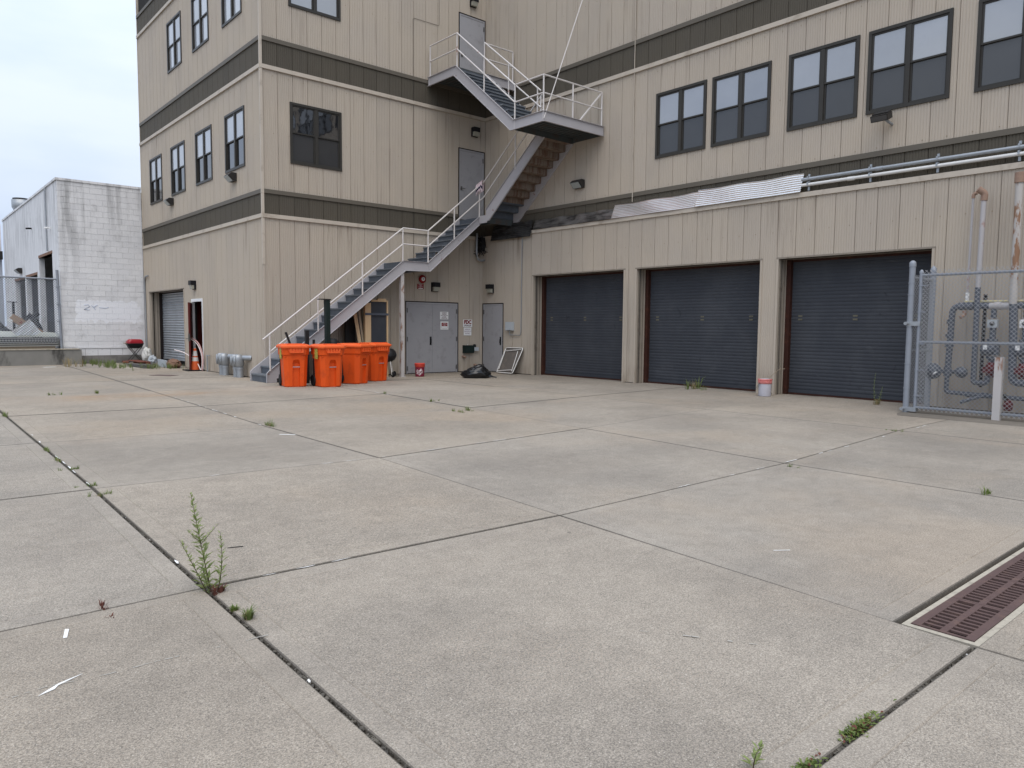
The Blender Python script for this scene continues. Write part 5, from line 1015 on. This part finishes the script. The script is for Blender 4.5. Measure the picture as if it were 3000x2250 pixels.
stroke([(-9.28, 2.10), (-9.16, 2.12), (-9.10, 2.06), (-9.2, 2.0), (-9.29, 1.95), (-9.1, 1.93)]); stroke([(-9.05, 2.10), (-8.98, 2.02), (-8.93, 1.94)]); stroke([(-8.86, 2.12), (-8.98, 2.03)]); stroke([(-8.80, 2.03), (-8.62, 1.99), (-8.5, 2.04)])
# raised dock, fence, scrap
dk = thing('dock_wall', 'stained low concrete loading dock wall with a white edge', 'wall', (-15, 10.9, 0)); part(MB().box((-26, 10.88, 0), (-9.48, 26, .52)), 'retaining_wall', 'dock_conc', dk); part(MB().box((-26, 10.85, .522), (-9.55, 11.2, .555)), 'edge_strip', 'grout_pale', dk); part(MB().box((-26, 11.2, .5), (-10.0, 40, .545)), 'dock_floor', 'concrete_pad', dk)
FE = thing('chain_link_fence', 'chain link fence on the loading dock beside the white building', 'fence', (-10.05, 11.3, .55)); part(MB().tube([(-10.03, 11.2, .5), (-10.09, 11.2, 3.3)], .045, 10), 'post', 'galv_fence', FE); part(MB().tube([(-10.07, 11.2, 2.98), (-16, 11.2, 3.02)], .03, 8), 'rail', 'galv_fence', FE); part(MB().tube([(-13.3, 11.2, .5), (-13.3, 11.2, 3.1)], .035, 8), 'post', 'galv_fence', FE)
for z in (.9, 1.5, 2.1, 2.7): part(MB().box((-10.13, 11.14, z), (-10.02, 11.26, z + .03)), 'tie_band', 'galv_fence', FE)
o = part(chain(MB(), lambda u, v, n: Vector((-10.1 - u, 11.23 + n, .75 + v)), 4.2, 2.25, .085, .006), 'wire_mesh', 'galv_fence', FE); o['kind'] = 'stuff'
t = thing('steel_deck_stack', 'stack of long ribbed steel deck sheets behind the left fence', 'steel sheets', (-12, 11.6, .55))
for k in range(5): part(MB().box((-15.5, 11.36 + .006 * (k % 2), .64 + .066 * k), (-10.06 + .015 * (k % 3), 12.1, .664 + .066 * k)), 'sheet', 'deck_gal_edge', t)
part(MB().box((-15.4, 11.42, .64), (-10.1, 12.05, .93)), 'gap_shade', 'core_dark', t)  # near-black box added to paint in the shade between the sheets
part(MB().prism([(-15.5, 11.37, .955), (-10.06, 11.37, .955), (-10.06, 12.3, 1.10), (-15.5, 12.3, 1.24)], (0, 0, .012)), 'sheet', 'deck_pale', t); part(MB().box((-15, 11.4, .55), (-10.2, 11.5, .64)), 'timber', 'wood_weathered', t)
mb = MB(); base = Matrix.Translation((-11.02, 11.55, 1.16)) @ Matrix.Rotation(math.radians(-38), 4, 'Y') @ Matrix.Rotation(math.radians(22), 4, 'X'); N = 36; vs = []
for i in range(N + 1): f = (i / N - .5); vs += [base @ Vector((sx_ * .34, .012 * math.sin(i * 1.2), f * .62)) for sx_ in (-1, 1)]
mb.add(vs, [(2 * i, 2 * i + 1, 2 * i + 3, 2 * i + 2) for i in range(N)]); solo(mb, 'corrugated_sheet', 'alu_bright', 'tilted silver corrugated offcut on top of the deck sheets', 'metal sheet', (-11.0, 11.55, .95))
t = thing('cardboard_box', 'long brown cardboard box with red print leaning on the scrap', 'box', (-10.9, 12.5, .55)); bmx = Matrix.Translation((-10.90, 12.5, 1.36)) @ Matrix.Rotation(math.radians(35), 4, 'Y'); part(MB().cbox(bmx, 1.05, .35, .24), 'carton', 'cardboard', t); part(MB().cbox(bmx @ Matrix.Translation((-.50, -.178, -.15)), .16, .004, .12), 'paper_label', 'sign_white', t)
ORG['_t'] = 0; text_mesh('CONEX', .17, bmx @ Matrix.Translation((.05, -.182, 0)) @ Matrix.Rotation(math.pi / 2, 4, 'X') @ Matrix.Rotation(math.pi, 4, 'Z'), 'sign_red', 'lettering', t, .002, 1.0)
blob('black_scrap', 'black_plastic', (-11.7, 12.9, .55), (.5, .4, .42), 'dark heap of scrap at the left edge behind the fence', 'scrap', 1.3, .6); blob('black_bag', 'garbage_bag', (-10.62, 13.3, .55), (.28, .3, .65), 'tall black bag of rubbish inside the nearest bay of the white building', 'bag', 6.6, .5); blob('pale_scrap', 'white_bag', (-11.35, 12.5, .9), (.22, .2, .13), 'pale crumpled scrap left of the cardboard box', 'scrap', 3.7, .5)
solo(MB().beam((-10.95, 13.4, 1.35), (-10.35, 13.6, 1.80), .10, .12), 'dark_beam', 'black_plastic', 'dark beam poking up diagonally above the cardboard box', 'beam', (-10.9, 13.5, 1.35)); solo(MB().box((-11.11, 13.97, .55), (-11.03, 14.05, 2.2)).box((-11.25, 13.97, 2.2), (-10.95, 14.05, 2.23)), 'steel_post', 'black_hardware', 'thin dark post with a crossbar behind the left fence', 'post', (-11.07, 14, .55))
fb = thing('neighbour_building', 'sliver of a grey neighbouring shed at the left edge', 'building', (-13, 26, 0)); part(MB().box((-20, 26, 0), (-10.02, 32, 4.6)), 'lower_wall', 'far_grey', fb); part(MB().box((-20, 26.02, 5.0), (-10.02, 32, 6.35)), 'upper_wall', 'block_paint', fb); part(MB().box((-20, 25.8, 4.6), (-10.0, 26.3, 5.0)), 'beam', 'lamp_bronze', fb)

# ------------------------------------------------------------------ plants and small litter
def blades(mb, c, n, h, spread, rr, wd=.004, mi=0, zup=.0):
    for k in range(n):
        a = rr.uniform(0, 6.283); r0 = rr.uniform(0, spread * .3); ln = h * rr.uniform(.5, 1.1); lean = rr.uniform(.1, .75); b0 = Vector((c[0] + r0 * math.cos(a), c[1] + r0 * math.sin(a), c[2] + zup)); dx = Vector((math.cos(a), math.sin(a), 0)); sd_ = Vector((-dx.y, dx.x, 0)) * wd
        p1 = b0 + dx * ln * lean * .35 + Vector((0, 0, ln * .6)); p2 = b0 + dx * ln * lean * 1.0 + Vector((0, 0, ln * (1 - .35 * lean)))
        mb.add([b0 - sd_, b0 + sd_, p1 + sd_ * .8, p1 - sd_ * .8, p2], [(0, 1, 2, 3), (3, 2, 4)], mi)
def leafq(mb, p, d, ln, wd, mi=0, droop=.25):
    d = Vector(d).normalized(); sd_ = d.cross(Vector((0, 0, 1))); sd_ = (sd_.normalized() if sd_.length > .05 else Vector((1, 0, 0))) * wd; m1 = p + d * ln * .45 + Vector((0, 0, ln * .05)); e = p + d * ln + Vector((0, 0, -ln * droop))
    mb.add([p, m1 + sd_, e, m1 - sd_], [(0, 1, 2), (0, 2, 3)], mi)
def stem(mb_s, mb_l, base, top, n, ln, rr, bow=.02, r=.0035, branch=0):
    base, top = Vector(base), Vector(top); pts = []; bd = Vector((rr.uniform(-1, 1), rr.uniform(-1, 1), 0)) * bow
    for k in range(9): t = k / 8; pts.append(base.lerp(top, t) + bd * math.sin(t * 3.14))
    mb_s.tube(pts, [r * (1 - .75 * k / 8) for k in range(9)], 5)
    for k in range(n):
        t = .06 + .94 * (k / n) ** .9; i = min(int(t * 8), 7); p = pts[i].lerp(pts[i + 1], t * 8 - i); a = k * 2.4 + rr.uniform(-.3, .3); s_ = (1.0 - .72 * t) * rr.uniform(.8, 1.15)
        leafq(mb_l, p, (math.cos(a), math.sin(a), .55 + .6 * t), ln * s_, ln * .095 * (1 - .4 * t), 0, .1)
        for q_ in range(2):
            if rr.random() < .5: leafq(mb_l, p + Vector((0, 0, rr.uniform(-.01, .01))), (math.cos(a + 1.5 + q_), math.sin(a + 1.5 + q_), rr.uniform(.3, 1.2)), ln * s_ * rr.uniform(.45, .9), ln * .085, 0, .1)
    return pts
rr = random.Random(11); t = thing('tall_weed', 'tall leafy green weed growing at the crossing of two pavement joints', 'plant', (-13.70, -14.86, 0)); ms, ml = MB(), MB(); base = Vector((-13.70, -14.87, -.02)); Rv = Vector((.756, -.654, 0)); 
main = stem(ms, ml, base, base + Rv * -.115 + Vector((.02, .02, .55)), 46, .10, rr, .012); stem(ms, ml, base + Rv * .03, base + Rv * .052 + Vector((0, 0, .35)), 28, .08, rr); stem(ms, ml, base + Rv * -.02, base + Rv * -.165 + Vector((0, 0, .30)), 26, .08, rr); stem(ms, ml, base + Rv * .0, base + Rv * -.06 + Vector((.02, .03, .17)), 14, .08, rr)
stem(ms, ml, main[4], main[4] + Rv * .10 + Vector((0, 0, .115)), 16, .04, rr, .004, .002); stem(ms, ml, main[4] + Vector((0, 0, .01)), main[4] + Rv * -.075 + Vector((0, 0, .08)), 14, .045, rr, .004, .002)
part(ms, 'stem', 'stem_red', t); part(ml, 'foliage', 'leaf_green', t); mb = MB(); blades(mb, base + Rv * .05 + Vector((0, 0, .015)), 40, .05, .07, rr, .003); blades(mb, base + Vector((.0, -.05, .015)), 30, .06, .06, rr, .003); part(mb, 'dead_leaves', 'red_moss', t)
def tuft(name, lb, c, n, h, sp_, mat='grass_green', seed=1, dry=0, cat='weed'):
    rr = random.Random(seed); t = thing(name, lb, cat, (c[0], c[1], 0), 0, 'small weeds in the pavement joints'); mb = MB(); ax_ = rr.random() < .5
    for k_ in range(5):
        e_ = rr.gauss(0, .045 + h * .25); blades(mb, (c[0] + (0 if n > 80 else e_ if ax_ else 0), c[1] + (0 if n > 80 else 0 if ax_ else e_), -.01), n // 5, h * rr.uniform(.5, 1.1), sp_ * 1.2, rr, .0022 + h * .012)
    part(mb, 'blades', mat, t)['kind'] = 'stuff'
    if dry: mb = MB(); blades(mb, (c[0], c[1], -.02), dry, h * .7, sp_ * 1.2, rr, .003); part(mb, 'dry_blades', 'straw', t)
tuft('grass_tuft', 'rounded grass tuft in the wide joint just below the tall weed', (-13.69, -15.36), 150, .085, .05, seed=2, dry=50); tuft('grass_tuft', 'low brownish tuft between the tall weed and the rounded grass tuft', (-13.70, -15.2), 90, .045, .05, 'moss_green', 3, 50)
for k, (x, y, h, lb) in enumerate(((-10.80, -8.70, .14, 'grass tuft at the joint crossing in front of the orange bins'), (-7.59, -16.76, .10, 'grass tuft at the joint on the right edge'), (-7.80, -15.0, .05, 'tiny tuft at the joint crossing right of centre'), (-7.62, -8.95, .10, 'first of the weed tufts on the middle cross joint'), (-7.36, -8.85, .11, 'second of the weed tufts on the middle cross joint'), (-6.92, -7.2, .10, 'yellowish tuft on the joint nearer the black bag'), (-6.85, -5.3, .08, 'tuft on the joint right of the orange bins'), (-4.04, -14.5, .07, 'tuft on the joint leading to the gas cage'), (-13.62, -10.6, .07, 'green sprig in the left joint next to the far cross joint'), (-13.62, -10.0, .08, 'small leafy sprig in the left joint second up'), (-13.60, -9.2, .08, 'small leafy sprig in the left joint third up'), (-13.64, -11.55, .06, 'brownish sprig in the left joint just beyond its second crossing'), (-13.65, -12.0, .06, 'yellow-green sprig in the left joint just before its second crossing'), (-14.38, -8.42, .09, 'green tuft at the very left edge on a cross joint'), (-13.55, -5.2, .12, 'dark green clump at the left edge of the pavement joint'), (-11.6, -1.78, .12, 'weed on the far joint in the shaded slab, right one'), (-12.4, -1.75, .10, 'weed on the far joint in the shaded slab, left one'), (-14.2, -14.78, .05, 'dry reddish tuft on the cross joint left of the tall weed'))):
    tuft('grass_tuft', lb, (x, y), 46, h, .05 + h * .3, ('grass_green', 'moss_green')[k % 2] if 'dry' not in lb else 'red_moss', 20 + k, 12 if k % 3 == 0 else 0)
tuft('grass_clump', 'tall thin grass clump at the sill of the middle roller door', (-.22, -8.42), 35, .40, .14, seed=50, dry=45, cat='grass'); tuft('grass_clump', 'low leafy clump beside the tall grass at the middle roller door', (-.25, -8.75), 20, .16, .1, 'moss_green', 51, cat='grass')
t = thing('thin_weed', 'thin flowering weed in front of the right roller door', 'weed', (-.42, -12.75, 0)); ms, ml = MB(), MB(); stem(ms, ml, (-.42, -12.75, 0), (-.40, -12.72, .62), 26, .07, random.Random(8), .03); stem(ms, ml, (-.40, -12.78, 0), (-.36, -12.84, .36), 18, .08, random.Random(9), .02); part(ms, 'stem', 'grass_green', t); part(ml, 'foliage', 'leaf_green', t); mb = MB(); blades(mb, (-.4, -12.76, 0), 60, .12, .2, random.Random(4)); part(mb, 'blades', 'straw', t)
for k, (x, y, n, h, sp_, lb) in enumerate(((-9.1, 10.3, 240, .26, .5, 'patch of tall grass along the foot of the white wall'), (-9.0, 8.2, 260, .22, .45, 'bright green grass patch left of the scrap sheets'), (-8.2, 7.1, 140, .20, .3, 'weeds growing through the scrap sheets'), (-7.75, 6.75, 120, .24, .25, 'weeds at the right foot of the silver roller door'), (-10.1, 9.6, 60, .35, .3, 'sparse straw stalks at the end of the far joint'))):
    rr = random.Random(70 + k); t = thing('grass_patch', lb, 'grass', (x, y, 0), 0, 'grass patches near the white wall'); mb = MB()
    for j in range(n // 6): blades(mb, (x + rr.gauss(0, sp_ * .5), y + rr.gauss(0, sp_ * 1.3), 0), 6, h, .12, rr, .006)
    part(mb, 'blades', 'grass_green' if k < 4 else 'straw', t)
# moss and leafy weeds in the near joint, bottom right
rr = random.Random(31); mb = MB()
for k in range(1700):
    u = rr.betavariate(1.1, 1.3); x = -12.86 + .78 * u; dens = max(0, .45 + .55 * math.sin(u * 11 + 1)) ** 1.5
    if rr.random() > dens: continue
    y = -17.742 + rr.gauss(0, .011); a = rr.uniform(0, 6.28); leafq(mb, Vector((x, y, -.010 + rr.uniform(0, .016))), (math.cos(a), math.sin(a), rr.uniform(.2, 1.4)), rr.uniform(.010, .028), rr.uniform(.003, .006), 0 if rr.random() < .86 else 1, .2)
t = thing('leafy_weed', 'small leafy weed at the bottom edge beside the mossy joint', 'weed', (-12.90, -17.63, 0)); ms, ml = MB(), MB(); stem(ms, ml, (-12.90, -17.63, 0), (-12.88, -17.65, .09), 9, .07, random.Random(14), .01, .0025); part(ms, 'stem', 'stem_red', t); part(ml, 'foliage', 'leaf_green', t)
struct(mb, 'joint_moss', ['moss_green', 'red_moss'], 'stuff')
mb = MB(); rr = random.Random(33)
def crumbs(p, q_, n, sp_, s0=.003, s1=.010):
    for k in range(n):
        t = rr.random(); c = Vector(p).lerp(Vector(q_), t); s_ = rr.uniform(s0, s1); mb.cbox(Matrix.Translation((c.x + rr.gauss(0, sp_), c.y + rr.gauss(0, sp_), -.014)) @ Matrix.Rotation(rr.uniform(0, 3), 4, 'Z') @ Matrix.Rotation(rr.uniform(-.5, .5), 4, 'X'), s_ * 2, s_ * 1.3, s_, 0 if rr.random() < .99 else 1)
crumbs((-13.63, -11.6, 0), (-13.76, -17.5, 0), 900, .010); crumbs((-13.5, -5, 0), (-13.63, -11.6, 0), 420, .008, .005, .014); crumbs((-12.9, -17.74, 0), (-11.2, -17.79, 0), 300, .006); crumbs((-13.7, -14.79, 0), (-11.1, -14.9, 0), 220, .004)
struct(mb, 'joint_debris', ['joint_dirt', 'sealant_white'], 'stuff')
fl = MB()
for (a, b_) in (((-13.5, -4.5, 0), (-13.63, -11.6, 0)), ((-13.63, -11.6, 0), (-13.8, -20, 0)), ((-13.75, -17.74, 0), (-11.25, -17.79, 0))): fl.beam(Vector(a) + Vector((0, 0, -.06)), Vector(b_) + Vector((0, 0, -.06)), .03, .07)
struct(fl, 'joint_filler', 'joint_dirt', 'stuff')
# torn white sealant lying in the joints
mb = MB(); rr = random.Random(35)
def sealrun(p, q_, n, wd=.006, l0=.03, l1=.16):
    p, q_ = Vector(p), Vector(q_); d = (q_ - p).normalized(); s_ = Vector((-d.y, d.x, 0))
    for k in range(n):
        c = p.lerp(q_, rr.random()); ln = rr.uniform(l0, l1); w_ = wd * rr.uniform(.5, 1.2); o = s_ * rr.gauss(0, .003); pts_a, pts_b = [], []
        for j in range(6): f = j / 5; cc = c + d * ln * f + o + s_ * rr.gauss(0, .0015) + Vector((0, 0, .0045 + rr.uniform(0, .002))); hw = w_ * math.sin(.3 + 2.5 * f) * rr.uniform(.6, 1.2); pts_a.append(cc + s_ * hw); pts_b.append(cc - s_ * hw)
        mb.add(pts_a + pts_b, [(j, j + 1, j + 7, j + 6) for j in range(5)])
sealrun((-13.55, -14.81, 0), (-12.9, -14.83, 0), 3, .004, .05, .14); sealrun((-11.1, -14.9, 0), (-7.66, -14.85, 0), 6, .0035); sealrun((-7.66, -14.85, 0), (-1.5, -14.5, 0), 14, .006, .05, .25); sealrun((-13.6, -11.7, 0), (-11, -11.88, 0), 4, .004); sealrun((-10.9, -11.88, 0), (-7.3, -11.62, 0), 9, .005, .05, .2); sealrun((-10.87, -8.6, 0), (-10.6, -3.5, 0), 12, .008, .05, .2); sealrun((-13.5, -6, 0), (-13.63, -11.7, 0), 8, .007, .05, .2); sealrun((-13.70, -14.4, 0), (-13.69, -14.2, 0), 2, .008, .06, .12); sealrun((-6.9, -5.6, 0), (-6.7, -2.5, 0), 6, .008, .1, .3)
struct(mb, 'joint_sealant', 'sealant_white', 'stuff')
def scrape(pts, lb, wd):
    mb_ = MB(); rr_ = random.Random(len(lb))
    for a, b_ in zip(pts, pts[1:]):
        a, b_ = Vector(a + (.0035,)), Vector(b_ + (.0035,)); d_ = (b_ - a); s_ = Vector((-d_.y, d_.x, 0)).normalized(); n_ = int(d_.length / .05) + 1
        for k in range(n_):
            if rr_.random() < .35: continue
            c0, c1 = a + d_ * (k / n_), a + d_ * ((k + rr_.uniform(.4, 1.1)) / n_); o_ = s_ * rr_.gauss(0, wd * .5); w0, w1 = wd * rr_.uniform(.2, 1), wd * rr_.uniform(.2, 1); mb_.add([c0 + o_ + s_ * w0, c0 + o_ - s_ * w0, c1 + o_ - s_ * w1, c1 + o_ + s_ * w1], [(0, 1, 2, 3)])
    solo(mb_, 'scrape_mark', 'scrape_pale', lb, 'scrape', pts[0] + (0,))
scrape([(-14.72, -15.55), (-14.55, -15.53), (-14.34, -15.57), (-14.22, -15.57), (-13.97, -15.59), (-13.8, -15.61), (-13.69, -15.61)], 'long pale scrape across the lower left slab', .004); scrape([(-12.33, -16.69), (-12.21, -16.85), (-12.13, -16.98), (-12.03, -17.14), (-12.02, -17.18)], 'long pale scrape across the lower right slab', .007)
def chip(pts, lb): solo(MB().prism([(p[0], p[1], .003) for p in pts], (0, 0, .0025)), 'paint_flake', 'sealant_white', lb, 'flake', (pts[0][0], pts[0][1], 0), 'white flakes on the concrete')
chip([(-14.40, -14.95), (-14.385, -14.96), (-14.41, -15.06), (-14.425, -15.055)], 'white curved flake left of the tall weed'); chip([(-14.60, -15.60), (-14.52, -15.535), (-14.43, -15.50), (-14.525, -15.55), (-14.54, -15.575)], 'white star-shaped scrap near the lower left'); chip([(-10.66, -16.43), (-10.57, -16.495), (-10.568, -16.490), (-10.657, -16.425)], 'thin white scratch-like strip right of centre'); chip([(-11.05, -9.6), (-10.9, -9.75), (-10.88, -9.73), (-11.03, -9.58)], 'white strip beside the joint left of the bins'); chip([(-10.9, 9.4), (-10.55, 9.5), (-10.5, 9.35), (-10.85, 9.25)], 'white scrap lying at the end of the far joint')
solo(MB().tube([(-13.36, -14.16, .006), (-13.27, -14.19, .007)], .003, 5), 'dark_twig', 'black_hardware', 'thin dark twig lying right of the tall weed', 'twig', (-13.3, -14.17, 0))
